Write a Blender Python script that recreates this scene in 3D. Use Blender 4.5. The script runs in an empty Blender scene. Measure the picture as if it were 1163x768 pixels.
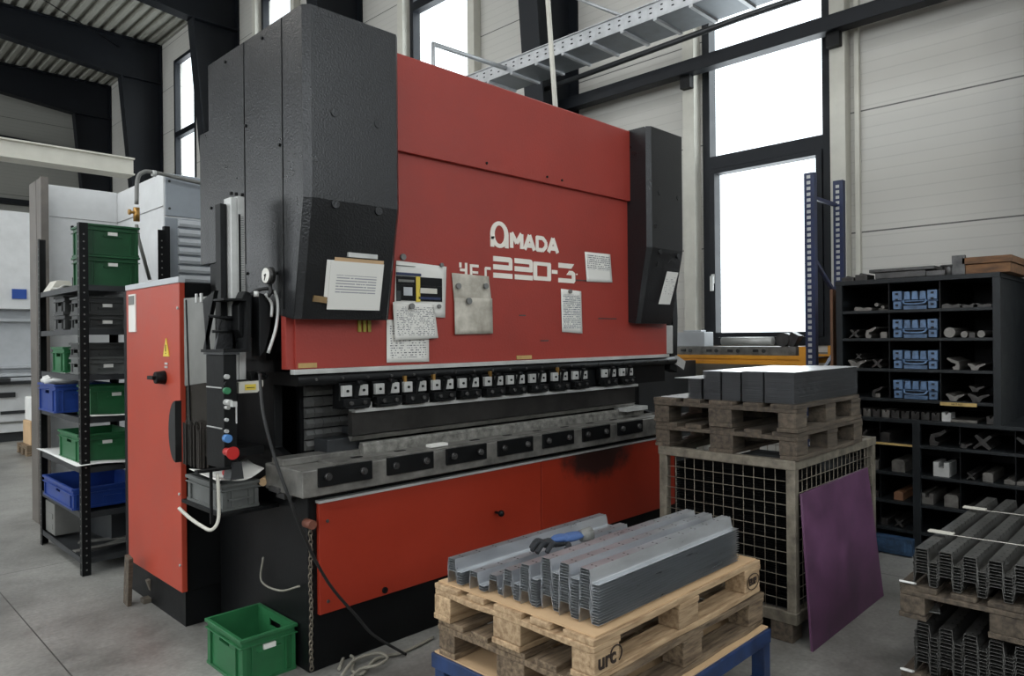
import bpy, bmesh, math, random
from mathutils import Vector, Matrix
random.seed(7)
C = bpy.context.scene.collection
PI = math.pi
# ------------------------------------------------------------------ camera frame
F0 = 815.0; H = 1.6; ROLL = 0.0098
_a = math.radians(44.7)
FW = Vector((math.cos(_a), math.sin(_a), 0)); RT = Vector((math.sin(_a), -math.cos(_a), 0)); UP = Vector((0, 0, 1))
def at(u, v, x=None, y=None, z=None):
    """where the sight line of a photo pixel meets the plane x=, y= or z="""
    X = (u-581.5)/F0; Y = -(v-384)/F0
    c, s = math.cos(ROLL), math.sin(ROLL)
    d = FW + RT*(X*c+Y*s) + UP*(-X*s+Y*c)
    if x is not None: k = x/d.x
    elif y is not None: k = y/d.y
    else: k = (z-H)/d.z
    return Vector((0, 0, H)) + d*k
# ------------------------------------------------------------------ materials
def srgb(r, g, b):
    f = lambda c: (c/255/12.92) if c/255 <= .04045 else ((c/255+.055)/1.055)**2.4
    return (f(r), f(g), f(b), 1)
class N:
    def __init__(s, m): s.nt = m.node_tree; s.n = s.nt.nodes; s.l = s.nt.links
    def a(s, t, **k):
        o = s.n.new(t)
        for q, v in k.items():
            if q.startswith('i_'): o.inputs[q[2:].replace('_', ' ')].default_value = v
            else: setattr(o, q, v)
        return o
    def L(s, a, b): s.l.new(a, b)
MATS = {}
def mat(name, col, rough=.5, metal=0, var=.12, scale=6, bump=0, bscale=60, col2=None, stretch=(1, 1, 1), island=0, spec=.5, coat=0, bdist=.004, bdet=3):
    """painted / metal / wood surface: colour varied by noise, optional bump"""
    if name in MATS: return MATS[name]
    m = bpy.data.materials.new(name); m.use_nodes = True; k = N(m)
    b = k.n['Principled BSDF']
    b.inputs['Roughness'].default_value = rough; b.inputs['Metallic'].default_value = metal
    b.inputs['Specular IOR Level'].default_value = spec
    b.inputs['Coat Weight'].default_value = coat
    tc = k.a('ShaderNodeTexCoord'); mp = k.a('ShaderNodeMapping'); mp.inputs['Scale'].default_value = stretch
    oi = k.a('ShaderNodeObjectInfo')
    k.L(tc.outputs['Object'], mp.inputs['Vector'])
    add = k.a('ShaderNodeVectorMath', operation='ADD'); k.L(mp.outputs[0], add.inputs[0])
    mul = k.a('ShaderNodeVectorMath', operation='SCALE'); 
    cmb = k.a('ShaderNodeCombineXYZ')
    for i in range(3): k.L(oi.outputs['Random'], cmb.inputs[i])
    k.L(cmb.outputs[0], mul.inputs[0]); mul.inputs['Scale'].default_value = 13.7
    k.L(mul.outputs[0], add.inputs[1])
    no = k.a('ShaderNodeTexNoise'); no.inputs['Scale'].default_value = scale; no.inputs['Detail'].default_value = 6; no.inputs['Roughness'].default_value = .62
    k.L(add.outputs[0], no.inputs['Vector'])
    c2 = col2 if col2 else tuple(c*(1-var*2.2) for c in col[:3])+(1,)
    c1 = tuple(min(1, c*(1+var)) for c in col[:3])+(1,)
    rmp = k.a('ShaderNodeValToRGB'); rmp.color_ramp.elements[0].position = .3; rmp.color_ramp.elements[1].position = .68
    rmp.color_ramp.elements[0].color = c2; rmp.color_ramp.elements[1].color = c1
    k.L(no.outputs['Fac'], rmp.inputs[0])
    last = rmp.outputs[0]
    if island:
        hs = k.a('ShaderNodeHueSaturation'); mr = k.a('ShaderNodeMapRange'); mr.inputs['To Min'].default_value = 1-island; mr.inputs['To Max'].default_value = 1+island
        k.L(oi.outputs['Random'], mr.inputs['Value']); k.L(mr.outputs[0], hs.inputs['Value']); k.L(last, hs.inputs['Color']); last = hs.outputs[0]
    k.L(last, b.inputs['Base Color'])
    rr = k.a('ShaderNodeMapRange'); rr.inputs['To Min'].default_value = max(.03, rough-.1); rr.inputs['To Max'].default_value = min(1, rough+.12)
    k.L(no.outputs['Fac'], rr.inputs['Value']); k.L(rr.outputs[0], b.inputs['Roughness'])
    if bump:
        bn = k.a('ShaderNodeTexNoise'); bn.inputs['Scale'].default_value = bscale; bn.inputs['Detail'].default_value = bdet
        k.L(mp.outputs[0], bn.inputs['Vector'])
        bp = k.a('ShaderNodeBump'); bp.inputs['Strength'].default_value = bump; bp.inputs['Distance'].default_value = bdist
        k.L(bn.outputs['Fac'], bp.inputs['Height']); k.L(bp.outputs[0], b.inputs['Normal'])
    MATS[name] = m; return m
RED = mat('red_paint', srgb(146, 50, 40), .5, bump=.25, bscale=70, var=.05, scale=3)
RED2 = mat('orange_red_paint', srgb(168, 62, 42), .42, bump=.06, bscale=90, var=.05, scale=3)
HOOD = mat('hammered_black_paint', srgb(22, 23, 25), .3, bump=1.0, bscale=115, var=.1, scale=5, spec=.45, bdist=.0011, bdet=0)
BLACK = mat('black_paint', srgb(13, 14, 15), .45, var=.1, bump=.1, spec=.2)
MATTE = mat('matt_black_metal', srgb(10, 10, 10), .8, var=.1, spec=.1)
DKGREY = mat('dark_grey_steel', srgb(40, 42, 44), .45, var=.15)
NAVY = mat('dark_structural_steel_paint', srgb(20, 23, 28), .5, var=.06, spec=.25)
STEEL = mat('machined_steel', srgb(122, 120, 115), .38, metal=.35, var=.25, scale=9)
DSTEEL = mat('oiled_tool_steel', srgb(72, 71, 70), .36, metal=.4, var=.3, scale=12)
BRIGHT = mat('bright_steel', srgb(188, 188, 185), .38, metal=.25, var=.1)
GALV = mat('galvanised_steel', srgb(172, 174, 176), .36, metal=.4, var=.1, scale=14)
CREAM = mat('cream_steel_paint', srgb(196, 193, 182), .5, var=.04)
WHITE = mat('white_machine_paint', srgb(205, 206, 206), .45, var=.04)
LGREY = mat('light_grey_paint', srgb(176, 179, 182), .45, var=.04)
BGREY = mat('blue_grey_paint', srgb(138, 144, 150), .45, var=.04)
MGREY = mat('mid_grey_panel', srgb(112, 112, 108), .4, var=.12, scale=4, bump=.05)
BROWNSTEEL = mat('brownish_grey_steel', srgb(96, 90, 84), .45, var=.15)
GREEN = mat('green_crate_plastic', srgb(38, 100, 60), .42, var=.1, scale=5)
GREEN2 = mat('dark_green_crate_plastic', srgb(24, 76, 44), .42, var=.12, scale=5)
BLUE = mat('blue_crate_plastic', srgb(28, 58, 130), .4, var=.1)
NBLUE = mat('blue_rack_paint', srgb(30, 42, 78), .45, var=.14)
FBLUE = mat('blue_frame_paint', srgb(30, 52, 92), .45, var=.25, scale=8)
LBLUE = mat('light_blue_case_plastic', srgb(84, 110, 142), .45, var=.2, scale=20)
GCRATE = mat('grey_crate_plastic', srgb(92, 94, 92), .5, var=.14)
DCRATE = mat('dark_grey_crate_plastic', srgb(56, 57, 56), .5, var=.1)
ORANGE = mat('orange_beam_paint', srgb(214, 146, 40), .45, var=.08)
WOOD = mat('fresh_pallet_wood', srgb(176, 151, 119), .75, var=.12, scale=6, stretch=(1, 8, 8), bump=.7, bscale=16, island=.2, col2=srgb(124, 98, 70))
OWOOD = mat('weathered_pallet_wood', srgb(128, 110, 88), .8, var=.2, scale=6, stretch=(1, 8, 8), bump=.8, bscale=16, island=.28, col2=srgb(62, 48, 35))
DWOOD = mat('dark_pallet_wood', srgb(86, 76, 64), .8, var=.2, scale=5, stretch=(1, 7, 7), bump=.5, bscale=14, island=.2, col2=srgb(44, 37, 30))
KRAFT = mat('kraft_cardboard', srgb(196, 164, 126), .85, var=.06, scale=3)
BROWN = mat('brown_hardboard', srgb(112, 78, 54), .6, var=.12)
BOXWOOD = mat('brown_wooden_box', srgb(108, 75, 46), .7, var=.3, scale=7, stretch=(4, 1, 4), bump=.2)
PURPLE = mat('purple_film_board', srgb(98, 62, 92), .5, var=.12, scale=5, col2=srgb(76, 48, 72))
CAGE = mat('dirty_cage_steel', srgb(122, 115, 102), .6, metal=.3, var=.25, scale=14)
FOAM = mat('white_foam_sheet', srgb(214, 214, 210), .7, var=.05)
PAPER = mat('white_paper', srgb(218, 216, 210), .8, var=.02)
OILPAPER = mat('oil_stained_paper', srgb(196, 190, 178), .8, scale=7, col2=srgb(140, 134, 122), var=.05)
LETTER = mat('white_lettering', srgb(226, 220, 210), .6, var=.03)
MAGNET = mat('grey_magnet', srgb(110, 110, 108), .4, var=.1)
TAPE = mat('brown_tape', srgb(176, 146, 92), .6, var=.15)
YELLOW = mat('yellow_label', srgb(214, 190, 70), .5, var=.05)
ESTOP = mat('red_button_plastic', srgb(180, 36, 34), .35, var=.04)
BBTN = mat('blue_button_plastic', srgb(70, 120, 175), .35, var=.04)
GBTN = mat('green_button_plastic', srgb(50, 120, 80), .35, var=.04)
RUBBER = mat('black_rubber', srgb(24, 24, 24), .6, var=.05)
CABLEG = mat('grey_cable', srgb(140, 136, 124), .6, var=.08)
LOGOBLUE = mat('blue_badge', srgb(30, 70, 150), .5, var=.03)
CHAINM = mat('dull_chain_steel', srgb(120, 112, 100), .45, metal=.6, var=.2)
BRASS = mat('brass', srgb(170, 130, 70), .4, metal=.7, var=.1)
BWHITE = mat('gauge_white', srgb(222, 220, 212), .4, var=.02)
SOOT = None
def glassmat():
    m = bpy.data.materials.new('window_glass'); m.use_nodes = True; k = N(m)
    k.n.remove(k.n['Principled BSDF']); out = k.n['Material Output']
    t = k.a('ShaderNodeBsdfTransparent'); t.inputs[0].default_value = (.95, .97, .97, 1)
    g = k.a('ShaderNodeBsdfGlossy'); g.inputs['Roughness'].default_value = .03
    f = k.a('ShaderNodeFresnel'); f.inputs[0].default_value = 1.45
    mx = k.a('ShaderNodeMixShader'); ge = k.a('ShaderNodeNewGeometry'); iv = k.a('ShaderNodeMath', operation='SUBTRACT'); iv.inputs[0].default_value = 1; k.L(ge.outputs['Backfacing'], iv.inputs[1])
    fm = k.a('ShaderNodeMath', operation='MULTIPLY'); k.L(f.outputs[0], fm.inputs[0]); k.L(iv.outputs[0], fm.inputs[1])
    k.L(fm.outputs[0], mx.inputs[0]); k.L(t.outputs[0], mx.inputs[1]); k.L(g.outputs[0], mx.inputs[2])
    k.L(mx.outputs[0], out.inputs[0]); return m
GLASS = glassmat()
def smokemat():
    m = bpy.data.materials.new('smoked_plastic'); m.use_nodes = True; k = N(m)
    b = k.n['Principled BSDF']; out = k.n['Material Output']
    b.inputs['Base Color'].default_value = srgb(66, 62, 57); b.inputs['Roughness'].default_value = .25
    t = k.a('ShaderNodeBsdfTransparent'); t.inputs[0].default_value = (.42, .40, .38, 1)
    mx = k.a('ShaderNodeMixShader'); mx.inputs[0].default_value = .45
    k.L(t.outputs[0], mx.inputs[1]); k.L(b.outputs[0], mx.inputs[2]); k.L(mx.outputs[0], out.inputs[0]); return m
SMOKE = smokemat()
def papermat(name, base, ink, rows=14, dens=.5, y0=.12, y1=.88, x0=.08, x1=.92):
    """printed lines of type, laid out over the sheet's own box (Generated x,z)"""
    m = bpy.data.materials.new(name); m.use_nodes = True; k = N(m); b = k.n['Principled BSDF']; b.inputs['Roughness'].default_value = .8
    tc = k.a('ShaderNodeTexCoord'); sp = k.a('ShaderNodeSeparateXYZ'); k.L(tc.outputs['Generated'], sp.inputs[0])
    def M(op, a, b_=None, c=None):
        n = k.a('ShaderNodeMath', operation=op)
        for i, q in enumerate((a, b_, c)):
            if q is None: continue
            if isinstance(q, (int, float)): n.inputs[i].default_value = q
            else: k.L(q, n.inputs[i])
        return n.outputs[0]
    x, z = sp.outputs[0], sp.outputs[2]
    line = M('LESS_THAN', M('FRACT', M('MULTIPLY', z, rows)), .42)
    cb = k.a('ShaderNodeCombineXYZ'); k.L(M('MULTIPLY', x, 26), cb.inputs[0]); k.L(M('MULTIPLY', M('FLOOR', M('MULTIPLY', z, rows)), 7.3), cb.inputs[1])
    no = k.a('ShaderNodeTexNoise'); no.inputs['Scale'].default_value = 1.0; no.inputs['Detail'].default_value = 1; k.L(cb.outputs[0], no.inputs['Vector'])
    word = M('LESS_THAN', no.outputs['Fac'], dens)
    box = M('MULTIPLY', M('MULTIPLY', M('GREATER_THAN', x, x0), M('LESS_THAN', x, x1)), M('MULTIPLY', M('GREATER_THAN', z, y0), M('LESS_THAN', z, y1)))
    f = M('MULTIPLY', M('MULTIPLY', line, word), box)
    mx = k.a('ShaderNodeMix', data_type='RGBA'); k.L(f, mx.inputs[0]); mx.inputs[6].default_value = base; mx.inputs[7].default_value = ink
    k.L(mx.outputs[2], b.inputs['Base Color']); return m
def profmat(name, col, pitch, yc, ztop, half, rough=.3):
    """galvanised profile with punched round holes along its top flange"""
    m = mat(name, col, rough, metal=.86, var=.08, scale=14, stretch=(.3, 1, 1)); k = N(m); b = k.n['Principled BSDF']
    tc = k.a('ShaderNodeTexCoord'); sp = k.a('ShaderNodeSeparateXYZ'); k.L(tc.outputs['Object'], sp.inputs[0])
    def M(op, a, b_=None):
        n = k.a('ShaderNodeMath', operation=op)
        for i, q in enumerate((a, b_)):
            if q is None: continue
            if isinstance(q, (int, float)): n.inputs[i].default_value = q
            else: k.L(q, n.inputs[i])
        return n.outputs[0]
    x, y, z = sp.outputs
    fx = M('MULTIPLY', M('SUBTRACT', M('FRACT', M('DIVIDE', x, pitch)), .5), pitch)
    dy = M('SUBTRACT', M('ABSOLUTE', M('SUBTRACT', y, yc)), half)
    dd = M('ADD', M('MULTIPLY', fx, fx), M('MULTIPLY', dy, dy))
    hole = M('MULTIPLY', M('LESS_THAN', dd, .0045**2), M('GREATER_THAN', z, ztop))
    src = b.inputs['Base Color'].links[0].from_socket
    mx = k.a('ShaderNodeMix', data_type='RGBA'); k.L(hole, mx.inputs[0]); k.L(src, mx.inputs[6]); mx.inputs[7].default_value = (.01, .01, .01, 1)
    k.L(mx.outputs[2], b.inputs['Base Color']); return m
# ------------------------------------------------------------------ mesh builder
class MB:
    def __init__(s): s.v = []; s.f = []; s.sm = []
    def add(s, vs, fs, smooth=False):
        o = len(s.v); s.v += [Vector(q) for q in vs]
        for f in fs: s.f.append([i+o for i in f]); s.sm.append(smooth)
        return s
    def box(s, x0, x1, y0, y1, z0, z1, rz=0, c=None, ry=0, rx=0):
        s.k = getattr(s, 'k', 0)+1; e = (s.k*5 % 13)*.00004; e = min(e, abs(x1-x0)*.1, abs(y1-y0)*.1, abs(z1-z0)*.1)
        x0, x1 = min(x0, x1)+e, max(x0, x1)-e; y0, y1 = min(y0, y1)+e, max(y0, y1)-e; z0, z1 = min(z0, z1)+e, max(z0, z1)-e
        vs = [Vector((x, y, z)) for z in (z0, z1) for y in (y0, y1) for x in (x0, x1)]
        if rz or ry or rx:
            c = Vector(c) if c is not None else Vector(((x0+x1)/2, (y0+y1)/2, (z0+z1)/2))
            R = Matrix.Rotation(rz, 3, 'Z') @ Matrix.Rotation(ry, 3, 'Y') @ Matrix.Rotation(rx, 3, 'X')
            vs = [R @ (q-c)+c for q in vs]
        return s.add(vs, [(0, 2, 3, 1), (4, 5, 7, 6), (0, 1, 5, 4), (2, 6, 7, 3), (0, 4, 6, 2), (1, 3, 7, 5)])
    def prism(s, poly, ax, a, b):
        """poly: 2D points on the plane normal to ax ('x': (y,z), 'y': (x,z), 'z': (x,y))"""
        def P(p, t): return {'x': (t, p[0], p[1]), 'y': (p[0], t, p[1]), 'z': (p[0], p[1], t)}[ax]
        s.k = getattr(s, 'k', 0)+1; e = (s.k*5 % 13)*.00004; e = min(e, abs(b-a)*.2); a, b = (a+e, b-e) if b > a else (a-e, b+e)
        n = len(poly); vs = [P(p, a) for p in poly]+[P(p, b) for p in poly]
        fs = [tuple(range(n))[::-1], tuple(range(n, 2*n))]+[(i, (i+1) % n, n+(i+1) % n, n+i) for i in range(n)]
        return s.add(vs, fs)
    def strip(s, pts, th, ax, a, b):
        """bent sheet: open polyline of thickness th, extruded"""
        P = [Vector((p[0], p[1])) for p in pts]; L = []; R = []
        for i, p in enumerate(P):
            d1 = (P[i]-P[i-1]).normalized() if i else (P[1]-P[0]).normalized()
            d2 = (P[i+1]-P[i]).normalized() if i < len(P)-1 else d1
            n1 = Vector((-d1.y, d1.x)); n2 = Vector((-d2.y, d2.x)); n = (n1+n2)
            n = n/max(.5, n.length_squared/2) if n.length > .1 else n1
            L.append(p+n*th/2); R.append(p-n*th/2)
        for i in range(len(P)-1):
            s.prism([L[i], L[i+1], R[i+1], R[i]], ax, a, b)
        return s
    def cyl(s, p0, p1, r, n=16, r1=None, smooth=True):
        p0, p1 = Vector(p0), Vector(p1); d = (p1-p0).normalized(); r1 = r if r1 is None else r1
        u = d.orthogonal().normalized(); w = d.cross(u)
        vs = []
        for p, q in ((p0, r), (p1, r1)):
            vs += [p+(u*math.cos(2*PI*i/n)+w*math.sin(2*PI*i/n))*q for i in range(n)]
        s.add(vs, [(i, (i+1) % n, n+(i+1) % n, n+i) for i in range(n)], smooth)
        o = len(s.v)-2*n
        s.f.append([o+i for i in range(n)][::-1]); s.f.append([o+n+i for i in range(n)]); s.sm += [False, False]
        return s
    def tube(s, pts, r, n=10, closed=False, radii=None):
        P = [Vector(p) for p in pts]; m = len(P); rings = []; u = None
        for i, p in enumerate(P):
            a = P[(i-1) % m] if (closed or i) else P[i]; b = P[(i+1) % m] if (closed or i < m-1) else P[i]
            d = (b-a).normalized()
            if u is None: u = d.orthogonal().normalized()
            else: u = (u-d*u.dot(d)).normalized()
            w = d.cross(u); q = radii[i] if radii else r
            rings.append([p+(u*math.cos(2*PI*j/n)+w*math.sin(2*PI*j/n))*q for j in range(n)])
        vs = [q for rg in rings for q in rg]; fs = []
        for i in range(m if closed else m-1):
            a, b = i*n, ((i+1) % m)*n
            fs += [(a+j, a+(j+1) % n, b+(j+1) % n, b+j) for j in range(n)]
        s.add(vs, fs, True)
        if not closed:
            o = len(s.v)-len(vs); s.f.append([o+j for j in range(n)][::-1]); s.f.append([o+(m-1)*n+j for j in range(n)]); s.sm += [False, False]
        return s
    def ball(s, c, r, n=12, sc=(1, 1, 1)):
        c = Vector(c); vs = []; fs = []; m = n//2
        for i in range(m+1):
            for j in range(n):
                t = PI*i/m; p = 2*PI*j/n
                vs.append(c+Vector((math.sin(t)*math.cos(p)*r*sc[0], math.sin(t)*math.sin(p)*r*sc[1], math.cos(t)*r*sc[2])))
        for i in range(m):
            for j in range(n): fs.append((i*n+j, (i+1)*n+j, (i+1)*n+(j+1) % n, i*n+(j+1) % n))
        return s.add(vs, fs, True)
    def build(s, name, m, parent=None, bev=0, local=False):
        me = bpy.data.meshes.new(name)
        off = Vector((0, 0, 0)); root = parent
        if parent is not None:
            if not local: off = wloc(parent)
        else:
            xs = [q.x for q in s.v]; ys = [q.y for q in s.v]; zs = [q.z for q in s.v]
            off = Vector(((min(xs)+max(xs))/2, (min(ys)+max(ys))/2, min(zs)))
        me.from_pydata([q-off for q in s.v], [], s.f); me.materials.append(m)
        for p, q in zip(me.polygons, s.sm): p.use_smooth = q
        bm = bmesh.new(); bm.from_mesh(me); bmesh.ops.recalc_face_normals(bm, faces=bm.faces); bm.to_mesh(me); bm.free()
        o = bpy.data.objects.new(name, me); C.objects.link(o)
        if parent is not None: o.parent = parent
        else: o.location = off
        if bev:
            b = o.modifiers.new('bevel', 'BEVEL'); b.width = bev; b.segments = 2; b.limit_method = 'ANGLE'; b.angle_limit = .7
        return o
def wloc(o):
    v = Vector(o.location)
    while o.parent: o = o.parent; v += Vector(o.location)
    return v
def smoothpath(pts, k=6):
    P = [Vector(p) for p in pts]; P = [P[0]*2-P[1]]+P+[P[-1]*2-P[-2]]; out = []
    for i in range(1, len(P)-2):
        for j in range(k):
            t = j/k; a, b, c, d = P[i-1:i+3]
            out.append(.5*((2*b)+(c-a)*t+(2*a-5*b+4*c-d)*t*t+(3*b-a-3*c+d)*t**3))
    return out+[P[-2]]
def thing(name, label, cat, loc=(0, 0, 0), rz=0, group=None):
    o = bpy.data.objects.new(name, None); C.objects.link(o); o.location = loc; o.rotation_euler = (0, 0, rz); o.empty_display_size = .1
    return tag(o, label, cat, group)
def tag(o, label, cat, group=None, kind=None):
    o['label'] = label; o['category'] = cat
    if group: o['group'] = group
    if kind: o['kind'] = kind
    return o
def struct(name, mb, m, parent=None, bev=0):
    o = mb.build(name, m, parent, bev)
    if parent is None: o['kind'] = 'structure'
    return o
def dup(root, loc=None, rz=None, label=None, group=None):
    def cp(o, par):
        c = o.copy(); C.objects.link(c); c.parent = par
        for ch in [q for q in bpy.data.objects if q.parent is o]: cp(ch, c)
        return c
    r = cp(root, None)
    if loc is not None: r.location = loc
    if rz is not None: r.rotation_euler = (0, 0, rz)
    if label: r['label'] = label
    if group: r['group'] = group
    return r
def text(name, body, size, m, parent, loc, rot, ext=.001, bold=0, sx=1):
    cu = bpy.data.curves.new(name, 'FONT'); cu.body = body; cu.size = size; cu.extrude = ext; cu.offset = bold
    cu.align_x = 'CENTER'; cu.align_y = 'CENTER'; cu.materials.append(m)
    o = bpy.data.objects.new(name, cu); C.objects.link(o); o.parent = parent
    o.location = Vector(loc)-(wloc(parent) if parent else Vector()); o.rotation_euler = rot
    me = bpy.data.meshes.new_from_object(o); me.name = name; q = bpy.data.objects.new(name, me); C.objects.link(q); q.parent = parent; q.location = o.location; q.rotation_euler = rot; q.scale = (sx, 1, 1)
    bpy.data.objects.remove(o); q.name = name; return q
# ================================================================== SETTING
def concrete():
    m = bpy.data.materials.new('concrete_floor'); m.use_nodes = True; k = N(m); b = k.n['Principled BSDF']
    tc = k.a('ShaderNodeTexCoord')
    n1 = k.a('ShaderNodeTexNoise'); n1.inputs['Scale'].default_value = 1.3; n1.inputs['Detail'].default_value = 9; n1.inputs['Roughness'].default_value = .65
    n2 = k.a('ShaderNodeTexNoise'); n2.inputs['Scale'].default_value = 45; n2.inputs['Detail'].default_value = 4
    k.L(tc.outputs['Object'], n1.inputs[0]); k.L(tc.outputs['Object'], n2.inputs[0])
    r = k.a('ShaderNodeValToRGB'); e = r.color_ramp.elements; e[0].position = .32; e[0].color = srgb(92, 90, 86); e[1].position = .66; e[1].color = srgb(148, 147, 142)
    k.L(n1.outputs['Fac'], r.inputs[0])
    mx = k.a('ShaderNodeMix', data_type='RGBA', blend_type='OVERLAY'); mx.inputs[0].default_value = .35
    k.L(r.outputs[0], mx.inputs[6]); k.L(n2.outputs['Fac'], mx.inputs[7])
    # saw-cut joints every 4.2 m
    sp = k.a('ShaderNodeSeparateXYZ'); k.L(tc.outputs['Object'], sp.inputs[0])
    def M(op, a, b_):
        n = k.a('ShaderNodeMath', operation=op)
        for i, q in enumerate((a, b_)):
            if isinstance(q, (int, float)): n.inputs[i].default_value = q
            else: k.L(q, n.inputs[i])
        return n.outputs[0]
    jx = M('LESS_THAN', M('ABSOLUTE', M('SUBTRACT', M('FRACT', M('DIVIDE', M('ADD', sp.outputs[0], .9), 4.2), 0), .5), 0), .0008)
    jy = M('LESS_THAN', M('ABSOLUTE', M('SUBTRACT', M('FRACT', M('DIVIDE', M('ADD', sp.outputs[1], 1.9), 4.2), 0), .5), 0), .0008)
    j = M('MAXIMUM', jx, jy)
    m2 = k.a('ShaderNodeMix', data_type='RGBA'); k.L(j, m2.inputs[0]); k.L(mx.outputs[2], m2.inputs[6]); m2.inputs[7].default_value = srgb(58, 56, 53)
    k.L(m2.outputs[2], b.inputs['Base Color'])
    rr = k.a('ShaderNodeMapRange'); rr.inputs['To Min'].default_value = .3; rr.inputs['To Max'].default_value = .55; k.L(n1.outputs['Fac'], rr.inputs[0]); k.L(rr.outputs[0], b.inputs['Roughness'])
    bp = k.a('ShaderNodeBump'); bp.inputs['Strength'].default_value = .15; bp.inputs['Distance'].default_value = .002; k.L(n2.outputs['Fac'], bp.inputs['Height']); k.L(bp.outputs[0], b.inputs['Normal'])
    return m
def cladding(name, col, joint=1.1, off=0):
    """horizontal sandwich-panel cladding: fine ribs and dark joints, along z"""
    m = bpy.data.materials.new(name); m.use_nodes = True; k = N(m); b = k.n['Principled BSDF']; b.inputs['Roughness'].default_value = .55
    tc = k.a('ShaderNodeTexCoord'); ge = k.a('ShaderNodeNewGeometry'); sp = k.a('ShaderNodeSeparateXYZ'); k.L(ge.outputs['Position'], sp.inputs[0])
    def M(op, a, b_=0):
        n = k.a('ShaderNodeMath', operation=op)
        for i, q in enumerate((a, b_)):
            if isinstance(q, (int, float)): n.inputs[i].default_value = q
            else: k.L(q, n.inputs[i])
        return n.outputs[0]
    z = sp.outputs[2]
    fr = M('FRACT', M('DIVIDE', M('ADD', z, off), joint))
    j = M('LESS_THAN', fr, .012)
    rib = M('FRACT', M('DIVIDE', z, .1))
    rl = M('LESS_THAN', rib, .1)
    no = k.a('ShaderNodeTexNoise'); no.inputs['Scale'].default_value = .8; no.inputs['Detail'].default_value = 6; k.L(ge.outputs['Position'], no.inputs[0])
    r = k.a('ShaderNodeValToRGB'); r.color_ramp.elements[0].color = tuple(c*.86 for c in col[:3])+(1,); r.color_ramp.elements[1].color = col; k.L(no.outputs['Fac'], r.inputs[0])
    m1 = k.a('ShaderNodeMix', data_type='RGBA'); k.L(M('MULTIPLY', rl, .25), m1.inputs[0]); k.L(r.outputs[0], m1.inputs[6]); m1.inputs[7].default_value = tuple(c*.55 for c in col[:3])+(1,)
    m2 = k.a('ShaderNodeMix', data_type='RGBA'); k.L(j, m2.inputs[0]); k.L(m1.outputs[2], m2.inputs[6]); m2.inputs[7].default_value = tuple(c*.2 for c in col[:3])+(1,)
    k.L(m2.outputs[2], b.inputs['Base Color'])
    bp = k.a('ShaderNodeBump'); bp.inputs['Strength'].default_value = .4; bp.inputs['Distance'].default_value = .006; k.L(M('SUBTRACT', 1, rl), bp.inputs['Height']); k.L(bp.outputs[0], b.inputs['Normal'])
    return m
CLAD = cladding('cladding_white', srgb(196, 193, 186), 1.12, -.3)
CLADG = cladding('cladding_grey', srgb(150, 149, 142), 1.12, -.3)
YB, YE, XL, XR, ZR = -5.0, 25.0, -7.5, 7.0, 9.4
struct('floor', MB().box(XL-.3, XR+.3, YB-.3, YE+.3, -.2, 0), concrete())
# window wall (x = 7) with openings
wins = [(2.62, 3.98), (7.66, 9.12), (12.75, 14.15), (17.6, 18.95), (-2.5, -1.2)]
WZ0, WZ1 = 1.50, 8.75
w = MB(); ys = YB
for a, b in sorted(wins):
    w.box(XR, XR+.2, ys, a, 0, ZR); w.box(XR, XR+.2, a, b, 0, WZ0); w.box(XR, XR+.2, a, b, WZ1, ZR); ys = b
w.box(XR, XR+.2, ys, YE, 0, ZR)
struct('wall_right', w, CLAD)
wf = MB(); wf.box(XL, XR, YE, YE+.2, 0, ZR); struct('wall_far', wf, CLADG)
# opposite long wall with a row of the same windows, and the wall behind the camera with windows added for light
w = MB(); lw = [(-3.6, -.4), (1.2, 4.4), (6, 9.2), (10.8, 14), (15.6, 18.8), (20.4, 23.8)]; ys = YB  # last opening added so the black hood's side catches a sheen
for a, b in lw:
    w.box(XL-.2, XL, ys, a, 0, ZR); w.box(XL-.2, XL, a, b, 0, 2.2); w.box(XL-.2, XL, a, b, 7.2, ZR); ys = b
w.box(XL-.2, XL, ys, YE, 0, ZR); struct('wall_left', w, CLADG)
w = MB(); added_bw = [(-5.5, -2.5), (-.5, 2.5), (3.3, 6.3)]; xs_ = XL
for a, b in added_bw: w.box(xs_, a, YB-.2, YB, 0, ZR); w.box(a, b, YB-.2, YB, 0, 3.2); w.box(a, b, YB-.2, YB, 7.4, ZR); xs_ = b
w.box(xs_, XR, YB-.2, YB, 0, ZR); struct('wall_back', w, CLADG)
for n, (a, b) in enumerate(added_bw):
    f = MB()
    for xx in (a, (a+b)/2, b): f.box(xx-.05, xx+.05, YB-.15, YB-.02, 3.2, 7.4)
    for zz in (3.2, 5.3, 7.4): f.box(a, b, YB-.15, YB-.02, zz-.05, zz+.05)
    o = struct('window_%d' % (n+20), f, NAVY); MB().box(a, b, YB-.1, YB-.094, 3.2, 7.4).build('window_glass', GLASS, o)  # unseen window, put in for the light it gives
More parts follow.
